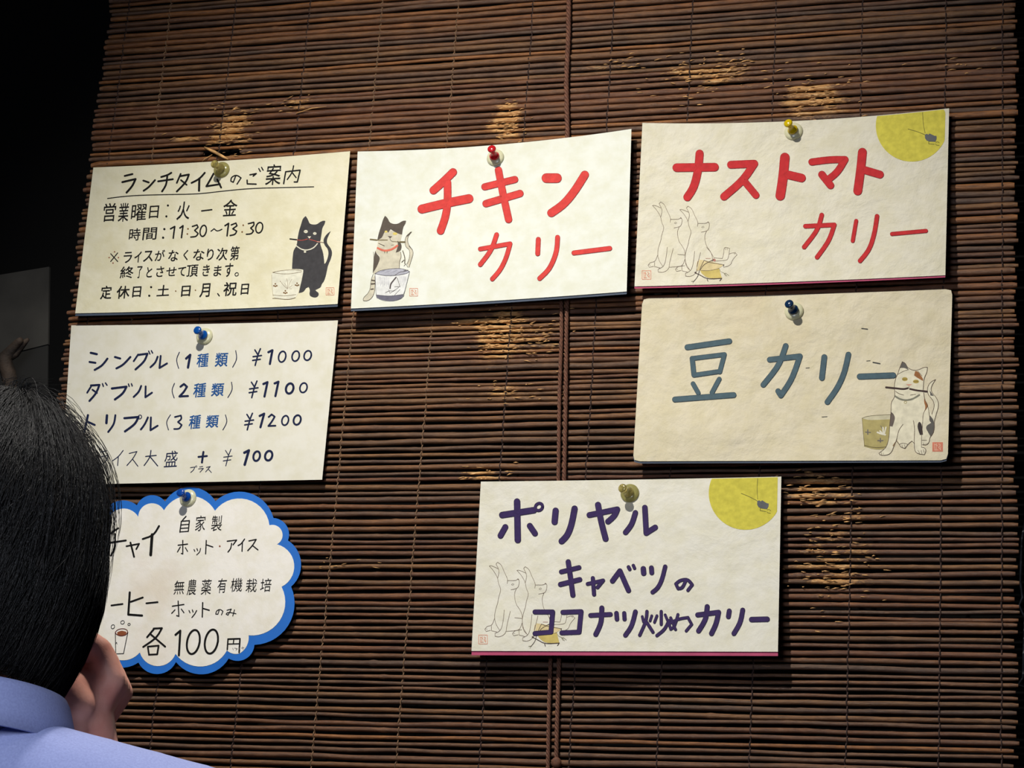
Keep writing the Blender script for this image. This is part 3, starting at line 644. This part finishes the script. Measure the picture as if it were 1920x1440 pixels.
# ---- sign 6: poriyal
S6 = Sheet('menu_sign', 'pale sign with purple katakana, yellow moon and magenta bottom edge, lowest on the blind', (901.6, 903), (1465, 893.6), (1458.6, 1222), (884, 1220.5),
           paper('pale_paper', (224, 220, 206), (210, 204, 184), 0.6, (0.6, 0.85)), bow=(1, 0), base=.0122, lift=0.015, side=0.002, backing=PINK, back_px=8)
G = (870, 880, 3.0968)
moon(S6, 870 + 1634 / 3.0968, 880 + 138 / 3.0968, 68.8, None, -315, 688, 0.12)
rabbits(S6, 885, 1045, 8.0, 0.955, 30)
seal(S6, 100, 1165, 230, 1298, 8.0, 885, 1045)
for t in ('38 222,265 405,237|38 308,187 312,410|35 240,335 212,385|35 382,328 412,372|O 18 435,218 21,21#37 532,240 526,305|37 642,228 625,320 600,385 567,417#34 728,265 890,232 875,270 836,303|36 778,206 795,300 822,403#32 995,252 975,320 938,366|33 1050,222 1058,370 1110,337',
          '28 565,595 668,570|30 560,668 672,640|31 605,537 620,640 632,730#23 718,665 808,645 775,685|25 748,632 755,726#31 862,648 905,590 955,703|22 955,567 962,580|20 983,558 990,574#32 1041,577 1043,603|29 1088,572 1090,600|26 1168,565 1150,640 1125,690 1095,713#20 1290,640 1268,690 1243,692 1230,665 1255,643 1300,638 1325,670 1300,702',
          '29 412,828 515,828 505,945 412,953#29 574,830 680,826 668,945 568,949#28 735,848 850,842|30 800,805 798,890 765,958#27 885,835 888,870|25 930,835 932,870|28 995,827 975,910 937,963#17 1035,855 1042,885|16 1090,850 1080,880|20 1062,825 1058,880 1020,963|20 1062,890 1097,945|19 1145,825 1145,900|17 1120,850 1106,888|17 1168,845 1185,885|20 1190,878 1165,930 1120,965#18 1200,862 1228,930|18 1242,843 1222,915 1200,928 1190,895 1245,868 1300,860 1322,900 1290,938#30 1357,845 1478,830 1465,895 1437,953|30 1412,797 1405,870 1362,938#29 1540,822 1535,855|29 1618,817 1605,890 1567,953#32 1670,872 1760,870'):
    both(S6, G, t.replace('\n', ''), PUR, (34, 20, 56))

# ---- cloud sign
class Cloud(Sheet):
    def __init__(s):
        s.c = ((120, 915), (566, 915), (566, 1262), (120, 1262)); s.bow = (0, 0); s.base = .0075; s.lift = .006; s.side = 0.001; s.tlift = 0; s.rl = 0; s.ph = 3.0
        s.obj = empty('cloud_sign', P(350, 1090, .008), 'cloud-shaped white drinks sign with a blue scalloped border, lower left', 'sign')
C = (120, 890, 3.6917)
S7 = Cloud()
def arcs(cusps):
    out = []
    for i in range(0, len(cusps) - 2, 2):
        a, m, b = [Vector(q) for q in cusps[i:i + 3]]
        # circle through three points
        d = 2 * (a.x * (m.y - b.y) + m.x * (b.y - a.y) + b.x * (a.y - m.y))
        ux = ((a.length_squared) * (m.y - b.y) + (m.length_squared) * (b.y - a.y) + (b.length_squared) * (a.y - m.y)) / d
        uy = ((a.length_squared) * (b.x - m.x) + (m.length_squared) * (a.x - b.x) + (b.length_squared) * (m.x - a.x)) / d
        c = Vector((ux, uy)); r = (a - c).length; t0 = math.atan2(*(a - c).yx); tm = math.atan2(*(m - c).yx); t1 = math.atan2(*(b - c).yx)
        ccw = ((tm - t0) % (2 * pi)) < ((t1 - t0) % (2 * pi))
        span = (t1 - t0) % (2 * pi) if ccw else -((t0 - t1) % (2 * pi))
        for k_ in range(14): q = t0 + span * k_ / 14; out.append((c.x + r * cos(q), c.y + r * sin(q)))
    return out
OUT = [(262, 300), (385, 180), (505, 212), (605, 142), (700, 186), (865, 86), (1048, 184), (1262, 122), (1450, 300), (1535, 345), (1550, 455), (1640, 600), (1572, 775), (1570, 1010), (1318, 1178), (1250, 1278), (1140, 1272), (955, 1382), (775, 1296), (645, 1380), (515, 1300), (380, 1335), (240, 1260), (110, 1200), (95, 1050), (20, 900), (70, 750), (10, 620), (80, 500), (110, 350), (262, 300)]
INN = [(300, 318), (400, 235), (514, 292), (612, 198), (692, 247), (858, 146), (1045, 250), (1250, 168), (1422, 350), (1505, 385), (1474, 482), (1590, 600), (1506, 776), (1510, 980), (1278, 1112), (1262, 1190), (1218, 1236), (1175, 1240), (1128, 1216), (950, 1328), (772, 1240), (645, 1325), (525, 1230), (400, 1285), (280, 1215), (165, 1160), (150, 1040), (75, 900), (125, 760), (65, 620), (130, 520), (170, 390), (300, 318)]
k = Ink(S7, *C); k.lay = -0.0002
def slab(name, cus, mat, z0, z1):
    kk = Ink(S7, *C); kk.lay = z0; kk.fill(arcs(cus), BLK, smooth=False)
    vs = list(kk.v); fs = list(kk.f); n0 = len(vs)
    kk.v = []; kk.f = []; kk.mi = []; kk.lay = z1
    pts = [kk.pt(*q) for q in arcs(cus)]
    vs += [P(x, y, S7.depth(x, y) + z0) for x, y in pts] + [P(x, y, S7.depth(x, y) + z1) for x, y in pts]; n = len(pts)
    for i in range(n): a = n0 + i; b2 = n0 + (i + 1) % n; fs.append((a, b2, b2 + n, a + n))
    return from_data(name, vs, fs, [mat], S7.obj, False)
slab('border_sheet', OUT, plain('blue_card', (8, 104, 196), 0.55, var=0.08), -0.0001, -0.0012)
slab('paper_sheet', INN, paper('cloud_paper', (240, 235, 226), (222, 208, 188), 0.25, (0.55, 0.8)), 0.0002, -0.0001)
def K7():
    q = Ink(S7, *C); q.lay = .0005; return q
k = K7().run('12 375,370 318,410|13 290,475 428,455|13 352,410 355,500 325,560|11 432,495 520,478 500,515|13 460,470 485,568|13 658,355 620,420 545,445|20 610,415 600,555', BLK); k.build()
k = K7().run('8 845,288 820,315|8 812,322 802,398|8 812,322 868,318 860,392|7 808,348 862,343|7 806,372 860,368|7 802,396 860,392', BLK); k.font('家 905,280,985,392|製 1015,280,1100,392', BLK, 0.0); k.build()
k = K7().run('8 790,488 855,480|8 822,455 822,548 812,545|7 805,500 785,535|7 840,505 855,530|7 900,518 905,530|7 920,512 925,525|6 945,510 940,535 918,555|8 985,455 980,548|8 985,485 1030,500|8 1130,460 1195,452 1170,485|8 1160,475 1155,510 1135,535|8 1250,445 1225,480 1205,490|8 1235,470 1232,530|8 1280,458 1330,448 1305,490 1272,525|8 1305,490 1342,520', BLK).run('12 1078,495', (150, 84, 60)); k.build()
k = K7(); k.font('無 757,730,838,830|農 848,722,922,835|薬 945,722,1025,832|有 1058,715,1130,820|機 1150,712,1240,812|栽 1255,718,1340,815|培 1355,715,1440,812', BLK, 0.0); k.build()
k = K7().run('13 200,858 268,852 262,952|13 194,958 265,952|12 328,905 405,895|15 455,815 445,968 540,975|13 462,880 545,850|12 570,890 648,882', BLK); k.build()
k = K7().run('8 750,910 830,898|8 790,875 795,980 780,975|7 768,935 745,960|7 812,930 830,955|7 865,940 872,955|7 888,935 893,950|7 918,940 905,965 885,988|9 960,885 957,985|9 960,925 1005,938|6 1075,935 1065,965 1050,965 1055,942 1080,930 1100,945 1090,970|6 1128,938 1158,930 1135,972 1122,965 1135,950 1190,962|6 1180,935 1168,978', BLK); k.build()
k = K7().run('13 625,1065 575,1125|13 620,1065 678,1062 640,1130 548,1192|13 600,1105 700,1190|12 580,1190 655,1183 645,1243 588,1246 580,1190|15 772,1108 805,1080 795,1250|O 14 895,1158 44,84|O 14 1020,1155 45,84|10 1135,1140 1130,1210|11 1135,1138 1218,1135 1212,1230|8 1132,1172 1215,1170|8 1175,1140 1172,1170', BLK).run('3 1168,1200 1172,1212|3 1180,1200 1200,1204 1190,1214|3 1215,1196 1218,1214|3 1235,1190 1240,1210|3 1228,1200 1246,1196', (120, 116, 112)); k.build()
k = K7().run('F 368,1090 400,1078 432,1088 430,1105 395,1118 368,1108', (150, 84, 52)).up().run('5 355,1095 358,1240 412,1238 442,1090|3 362,1160 368,1172|3 358,1170 366,1160', BLK).run('5 355,1090 370,1072 405,1064 435,1072 442,1088 430,1108 395,1118 362,1106 355,1090', (110, 50, 40)).run('O 4 338,1052 12,14|O 4 405,1022 13,12|O 4 450,1036 8,8', BLK).run('F 275,1160 303,1156 303,1178 280,1178', (70, 66, 64)); k.build('cup_drawing', 'tall glass of brown drink with bubbles')
# ------------------------------------------------------------------ push pins with clear round washers
def clear(name, c, tr=0.75, rough=0.12):
    t = Nt(name); t.base(lin(c)); t.rough(rough); t.b.inputs['Transmission Weight'].default_value = tr; t.b.inputs['IOR'].default_value = 1.45; return t.m
WASH = clear('clear_vinyl', (246, 243, 205), 0.35, 0.2); GOLD = clear('clear_amber_plastic', (214, 200, 130), 0.8, 0.06); STEEL = plain('pin_steel', (180, 180, 176), 0.3, 1.0)
PINS = [(416, 319, S1, GOLD, 'clear amber push pin with clear round washer, on the lunch hours sign', 0.0, -.2, 1),
        (384, 631, S2, plain('blue_plastic', (16, 84, 170), .2), 'blue push pin with clear round washer, on the price list sign', 0, 0, 0),
        (353, 934, S7, plain('deep_blue_plastic', (14, 70, 160), .2), 'blue push pin with clear round washer, on top of the cloud sign', 0, 0, 0),
        (929, 296, S3, plain('red_plastic', (190, 28, 36), .2), 'red push pin, on the white sign with red letters and the bucket', .3, .25, 0),
        (1488, 247, S4, plain('yellow_plastic', (196, 168, 10), .2), 'yellow push pin, on the sign with bright red lettering and a moon', -.25, .15, 0),
        (1489, 584, S5, plain('dark_blue_plastic', (14, 42, 74), .2), 'dark blue push pin, on the crumpled tan sign', -.15, .1, 0),
        (1181, 925, S6, GOLD, 'clear amber push pin with clear round washer, on the purple-lettered sign', -.35, -.1, 1)]
for px, py, sh, m, lab, tx, tz, cl in PINS:
    d = sh.depth(px, py); o = P(px, py, d + .0002); g = empty('push_pin', o, lab, 'push pin', 'push pins holding the signs')
    b = MB(); lathe(b, o, (0, -1, 0), [(0, 0), (.0094, 0), (.0098, .0008), (.0094, .0018), (.0076, .0031), (.0045, .0039), (.0008, .004), (0, .004)], 32)
    b.build('washer', WASH if not cl else clear('amber_vinyl', (206, 198, 130), .6, .12), g)
    ax = Vector((-.10 + tx * .5, -1, .10 + tz * .5)).normalized()
    b = MB(); lathe(b, o + Vector((0, -.0038, 0)), ax, [(0, 0), (.0034, 0), (.0054, .0006), (.0056, .0016), (.0048, .0026), (.0031, .0042), (.0027, .0075), (.0031, .0105), (.0043, .0122), (.0047, .0134), (.0045, .0146), (.0036, .0154), (0, .0156)], 24)
    b.build('pin_grip', m, g)
    b = MB(); b.tube([o + Vector((0, -.004, 0)), o + Vector((0, .0125 + d - .0075, 0))], .0006, 6); b.build('needle', STEEL, g)

# ------------------------------------------------------------------ things in the dark at the left and right
def slabpx(name, pts, d0, th, mat, parent):
    n = len(pts); vs = [P(x, y, d0) for x, y in pts] + [P(x, y, d0) + Vector((0, th, 0)) for x, y in pts]
    return from_data(name, vs, [tuple(range(n)), tuple(range(n, 2 * n))[::-1]] + [(i, (i + 1) % n, (i + 1) % n + n, i + n)[::-1] for i in range(n)], [mat], parent, False)
g = empty('paper_poster', P(20, 620, -.043), 'dim grey paper poster on the dark wall, at the left edge behind the person', 'poster')
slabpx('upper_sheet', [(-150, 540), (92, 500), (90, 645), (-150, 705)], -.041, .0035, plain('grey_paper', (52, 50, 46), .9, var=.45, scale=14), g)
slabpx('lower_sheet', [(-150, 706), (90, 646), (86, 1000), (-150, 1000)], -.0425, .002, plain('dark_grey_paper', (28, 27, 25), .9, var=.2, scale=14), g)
g = empty('gnarled_branch', P(20, 700, -.03), 'dark gnarled branch stub in front of the grey poster', 'branch')
BR = plain('branch_bark', (56, 44, 34), .8, var=.5, scale=60, bump=.6)
b = MB()
b.tube([P(40, 1100, -.045), P(30, 900, -.03), P(22, 800, -.015), P(24, 740, 0), P(16, 700, .004), P(8, 672, .006), P(24, 654, .008), P(36, 640, .012), P(40, 636, .014)], [.008, .008, .009, .0085, .009, .0095, .006, .0045, .003], 9); b.build('stem', BR, g)
b = MB(); b.tube([P(8, 676, .004), P(30, 664, .004), P(46, 642, .006), P(53, 636, .008)], [.005, .004, .0035, .002], 7); b.build('twig', BR, g)
g = tag((lambda b: (b.tube([P(1926, 960, -.03), P(1916, 1010, -.03), P(1913, 1090, -.028), P(1917, 1120, -.03), P(1911, 1135, -.03), P(1922, 1160, -.03), P(1918, 1270, -.03), P(1909, 1283, -.026), P(1930, 1290, -.04), P(1930, 1420, -.042)], .0014, 6), b.build('cable', plain('grey_cable', (70, 72, 74), .5)))[1])(MB()), 'thin dark cable on the wall at the right edge of the blind', 'cable')

# ------------------------------------------------------------------ the person
H = Q(-12, 1010, 1.50)                       # centre of the head
FH = Vector((FWD.x, FWD.y, 0)).normalized(); RH = Vector((FH.y, -FH.x, 0)); UP = Vector((0, 0, 1))
def L(r, f, u): return H + RH * r + FH * f + UP * u
SKIN = Nt('skin'); v_ = SKIN.coords(); SKIN.base(SKIN.ramp(SKIN.noise(v_, 45, 4), [(0.3, (214, 142, 122)), (0.7, (232, 172, 150))])); SKIN.rough(0.5); SKIN.b.inputs['Subsurface Weight'].default_value = 0.08; SKIN.b.inputs['Subsurface Radius'].default_value = (.01, .004, .002)
SKIN.bump(SKIN.noise(v_, 500, 3), 0.25, 0.0006); SKIN = SKIN.m
FOOT = H.z
person = empty('person', Vector((H.x, H.y, 0)), 'person with short black hair and pale blue collared shirt, from behind, hand at cheek', 'person')
def remesh(mb, name, mat, parent, vox, smooth=6, fac=0.5):
    me = bpy.data.meshes.new('t'); me.from_pydata([tuple(v) for v in mb.v], [], mb.f); o = bpy.data.objects.new('t', me); COL.objects.link(o)
    bm_ = bmesh.new(); bm_.from_mesh(me); bmesh.ops.recalc_face_normals(bm_, faces=bm_.faces); bm_.to_mesh(me); bm_.free()
    m = o.modifiers.new('r', 'REMESH'); m.mode = 'VOXEL'; m.voxel_size = vox
    if smooth: q = o.modifiers.new('s', 'SMOOTH'); q.iterations = smooth; q.factor = fac
    bpy.context.view_layer.update()
    me2 = bpy.data.meshes.new_from_object(o.evaluated_get(bpy.context.evaluated_depsgraph_get())); bpy.data.objects.remove(o); bpy.data.meshes.remove(me)
    me2.name = name; me2.materials.clear()
    return link(name, me2, [mat], parent, True)
ROT = Matrix((RH, FH, UP)).transposed()      # local (r, f, u) to world
b = MB()
b.ellipsoid(L(0, -.002, .010), (.063, .079, .083), rot=ROT); b.ellipsoid(L(0, .028, -.035), (.058, .062, .085), rot=ROT)      # skull, face
b.capsule(L(0, .075, -.108), .016, L(0, .06, -.10), .03)                                                                       # chin
b.capsule(L(0, .098, -.02), .007, L(0, .108, -.048), .012); b.capsule(L(-.012, .098, -.052), .007, L(.012, .098, -.052), .007) # nose
for s in (-1, 1):
    b.ellipsoid(L(s * .031, .082, -.012), (.013, .010, .010), rot=ROT); b.capsule(L(s * .015, .09, .006), .006, L(s * .045, .078, .006), .006)
    b.ellipsoid(L(s * .064, .002, -.03), (.006, .017, .029), rot=ROT); b.capsule(L(s * .064, -.012, -.045), .005, L(s * .067, -.012, -.012), .005)
    b.capsule(L(s * .04, .06, -.04), .02, L(s * .035, .065, -.075), .018)
b.capsule(L(-.02, .09, -.077), .006, L(.02, .09, -.077), .006)
b.capsule(L(0, .0, -.06), .054, L(0, -.022, -.16), .056)                                                                       # neck
b.capsule(L(-.14, -.025, -.235), .040, L(.14, -.025, -.235), .040); b.capsule(L(0, -.01, -.25), .075, L(0, 0, -.52), .09); b.capsule(L(-.05, 0, -.66), .085, L(.05, 0, -.66), .085)
b.capsule(L(-.08, -.0, -.30), .062, L(-.04, 0, -.6), .075); b.capsule(L(.08, -.0, -.30), .062, L(.04, 0, -.6), .075)
E1 = L(.17, .16, -.42); W1 = L(.070, .072, -.136)
b.capsule(L(.165, -.02, -.235), .048, E1, .038); b.capsule(E1, .036, W1, .024)
E0 = L(-.22, .0, -.5); W0 = L(-.2, .08, -.73); b.capsule(L(-.165, -.02, -.235), .048, E0, .038); b.capsule(E0, .036, W0, .023)
ft = -FOOT
for s in (-1, 1):
    k_ = L(s * .09, .02, ft + .48); a_ = L(s * .09, -.02, ft + .085); b.capsule(L(s * .075, 0, -.72), .080, k_, .055); b.capsule(k_, .052, a_, .034); b.capsule(L(s * .09, -.04, ft + .035), .03, L(s * .1, .14, ft + .03), .028)
HD = lambda r, f, u: L(r - .004, f, u + .018)
# raised right hand: palm against the cheek, fingers folded over
b.capsule(W1, .021, HD(.066, .064, -.122), .021); b.capsule(HD(.056, .058, -.118), .018, HD(.072, .064, -.108), .016); b.capsule(HD(.050, .050, -.112), .015, HD(.062, .054, -.103), .014)
b.capsule(HD(.038, .046, -.088), .020, HD(.050, .044, -.112), .017); b.capsule(HD(.052, .064, -.108), .014, HD(.066, .064, -.086), .012); b.capsule(HD(.050, .040, -.100), .0125, HD(.064, .044, -.118), .0135)
for i, (k0, le) in enumerate(((0, 1.0), (1, 1.05), (2, 1.0), (3, .85))):
    f0 = .058 + i * .0165; rr = .0094 - .0006 * i
    m0 = HD(.073, f0, -.117 + .001 * i); m1 = HD(.0835, f0 - .002, -.097); m2 = HD(.0835 - .010 * le, f0 - .004, -.097 + .019 * le); m3 = HD(.0825 - .020 * le, f0 - .008, -.097 + .026 * le)
    b.capsule(m0, rr + .002, m1, rr + .0006, 12); b.capsule(m1, rr + .0008, m2, rr, 12); b.capsule(m2, rr, m3, rr - .0012, 12)
b.capsule(HD(.060, .048, -.132), .015, HD(.049, .040, -.112), .0125, 12); b.capsule(HD(.049, .040, -.112), .0118, HD(.0435, .036, -.094), .010, 12)
# relaxed left hand
b.capsule(W0, .023, W0 + RH * .005 + FH * .02 + UP * -.06, .027)
for i in range(4):
    q = W0 + FH * (.0 + .016 * i) + UP * -.085; b.capsule(q, .0095, q + UP * -.035 + RH * .006, .0088, 12); b.capsule(q + UP * -.035 + RH * .006, .0085, q + UP * (-.058 + .003 * abs(i - 1.5)) + RH * .018, .0075, 12)
q = W0 + FH * .035 + UP * -.02; b.capsule(q, .014, q + FH * .022 + UP * -.035, .011, 12); b.capsule(q + FH * .022 + UP * -.035, .0105, q + FH * .02 + UP * -.062 + RH * .006, .009, 12)
remesh(b, 'body', SKIN, person, .0029, 2, .5)
# shirt
SHT = Nt('blue_shirt_cotton'); v_ = SHT.coords(); SHT.base(SHT.ramp(SHT.noise(v_, 700, 2), [(0.3, (136, 144, 190)), (0.7, (148, 157, 202))])); SHT.rough(.8)
n_ = SHT.n('ShaderNodeTexNoise', Scale=5, Detail=3); SHT.l(v_, n_.inputs['Vector']); SHT.bump(n_.outputs[0], .35, .02); SHT = SHT.m
b = MB()
for s in (-1, 1):
    b.capsule(L(s * .03, -.03, -.172), .054, L(s * .170, -.028, -.203), .058); b.capsule(L(s * .04, -.012, -.188), .060, L(s * .155, -.01, -.208), .062)
    b.capsule(L(s * .085, -.01, -.3), .095, L(s * .05, 0, -.62), .105)
b.capsule(L(0, -.012, -.235), .105, L(0, -.01, -.62), .118); b.capsule(L(-.10, -.012, -.27), .080, L(.10, -.012, -.27), .080)
b.capsule(L(-.06, 0, -.68), .113, L(.06, 0, -.68), .113)
b.capsule(L(.165, -.02, -.225), .058, E1, .05); b.capsule(E1, .048, L(.105, .103, -.245), .037)
b.capsule(L(-.165, -.02, -.24), .057, E0, .05); b.capsule(E0, .048, L(-.203, .068, -.69), .036)
remesh(b, 'shirt', SHT, person, .006, 10, .5)
# collar: stand and folded leaf
def collar_ring(spec, name, lab):
    vs = []; fs = []; n = 72
    for r, du, _ in spec:
        for i in range(n):
            a = 2 * pi * i / n; ff = (1 - cos(a)) / 2                # 0 at the back, 1 at the front
            sgn = sin(a)
            u = -.103 - .008 * ff + du * (1 + .1 * ff)
            rad = r
            vs.append(L(sgn * rad * 1.02, -.014 - cos(a) * rad * 1.0 , u))
    m = len(spec)
    for j in range(m):
        for i in range(n):
            a = j * n + i; q = j * n + (i + 1) % n; a2 = ((j + 1) % m) * n + i; q2 = ((j + 1) % m) * n + (i + 1) % n; fs.append((a, q, q2, a2))
    o = from_data(name, vs, fs, [SHT], person, True); o['label'] = lab
collar_ring([(.060, -.075, 0), (.0595, -.002, 0), (.0605, .0005, 0), (.063, .001, 0), (.0655, -.003, 0), (.0695, -.015, 0), (.0745, -.030, 0), (.0732, -.0305, 0), (.068, -.015, 0), (.0635, -.005, 0), (.062, -.075, 0)], 'collar', 'folded-down pale blue collar')
# trousers and shoes
b = MB(); b.capsule(L(-.05, 0, -.70), .115, L(.05, 0, -.70), .115)
for s in (-1, 1): k_ = L(s * .09, .02, ft + .48); b.capsule(L(s * .08, 0, -.72), .105, k_, .075); b.capsule(k_, .073, L(s * .09, -.015, ft + .10), .06)
remesh(b, 'trousers', plain('charcoal_wool', (40, 42, 50), .9), person, .008)
for s in (-1, 1):
    b = MB(); b.capsule(L(s * .09, -.045, ft + .042), .042, L(s * .10, .15, ft + .036), .036); b.capsule(L(s * .09, -.03, ft + .05), .042, L(s * .09, -.02, ft + .10), .045); o = remesh(b, 'shoe', plain('black_leather', (22, 20, 20), .4), person, .006)
# hair: a cap of hair plus loose strands
HAIR = Nt('black_hair'); v_ = HAIR.coords((1, 1, .25)); HAIR.base(HAIR.ramp(HAIR.noise(v_, 120, 5, .7), [(0.35, (8, 7, 7)), (0.6, (20, 17, 15)), (0.8, (56, 48, 42))])); HAIR.rough(.5); HAIR.b.inputs['Specular IOR Level'].default_value = .3; HAIR.bump(HAIR.noise(HAIR.coords((1, 1, .12)), 420, 4, .7), .8, .0025); HAIR = HAIR.m
def prof(ph):                                # ph: angle from the crown; gives half width and height
    if ph <= pi / 2: return .0735 * sin(ph) ** 1.2, .1 * cos(ph)
    u = -(ph - pi / 2) * .082; q = min(1, -u / .105); return .0735 + .003 * min(1, q * 3) - .022 * q ** 2.6, u
def hp(th, ph, k=1.0, du=0.0):               # th: 0 = right, pi/2 = towards the back
    w_, u = prof(ph); w_ *= k
    return L(cos(th) * w_, -sin(th) * w_ * (1.16 if sin(th) > 0 else 1.22) - .004, u * (k if u > 0 else 1) + du)
def phmax(th):                               # lower hairline
    return 2.86 - .12 * max(0, sin(th)) if sin(th) > -.35 else 1.2
vs = []; fs = []; nu_, nt = 44, 64
for j in range(nu_ + 1):
    for i in range(nt):
        th = 2 * pi * i / nt; ph = .02 + (phmax(th) - .02) * j / nu_
        nn = 1 + .03 * noise.noise((cos(th) * 3, sin(th) * 3, ph * 3)) + .02 * noise.noise((cos(th) * 12, sin(th) * 12, ph * 4))
        if j == nu_: nn *= .94
        vs.append(hp(th, ph, nn))
for j in range(nu_):
    for i in range(nt): a = j * nt + i; q = j * nt + (i + 1) % nt; fs.append((a, q, q + nt, a + nt))
fs.append(tuple(range(nt))[::-1]); vs.append(L(0, 0, -.03)); c_ = len(vs) - 1
for i in range(nt): a = nu_ * nt + i; q = nu_ * nt + (i + 1) % nt; fs.append((a, q, c_))
hair = from_data('hair', vs, fs, [HAIR], person, True)
rg = random.Random(11); b = MB()
for i in range(9000):
    th = rg.uniform(-.5, pi + .5); p0 = .1 + 2.6 * rg.random() ** .8; dp = rg.uniform(.35, .8); sw = rg.gauss(.14, .10); lift = rg.uniform(.0, .035); pts = []; n = 5; mx = phmax(th) + rg.uniform(-.05, .06)
    for s in range(n + 1):
        t = s / n; ph = min(p0 + dp * t, mx); pts.append(hp(th + sw * t / max(.35, sin(min(ph, 1.57))), ph, 1.012 + lift * (.25 + t * .9), .0006))
    b.tube(pts, [.00026, .00026, .00024, .00022, .00018, .00006], 3, cap=False)
for i in range(130):                         # flyaway strands at the top right
    th = rg.uniform(-.3, 1.0); p0 = rg.uniform(.25, 1.1); dp = rg.uniform(.6, 1.15); out = rg.uniform(.03, .15); pts = []
    for s in range(9):
        t = s / 8; pts.append(hp(th, p0 + dp * t, 1.02 + out * sin(pi * min(1, t * .8 + .08)), .001))
    b.tube(pts, [.0002, .00022, .00022, .0002, .0002, .00018, .00016, .00012, .00006], 3, cap=False)
for i in range(110):                         # short tuft standing up near the crown
    th = rg.uniform(0, 2 * pi); p0 = rg.uniform(.05, .5); h_ = rg.uniform(.006, .016); a = rg.gauss(.3, .5); q = hp(th, p0, 1.0)
    b.tube([q, q + UP * h_ * .6 + RH * h_ * .3 * a, q + UP * h_ * .8 + RH * h_ * 1.2 * a], [.0003, .00022, .00006], 3, cap=False)
o = b.build('hair_strands', HAIR, hair); o['kind'] = 'stuff'
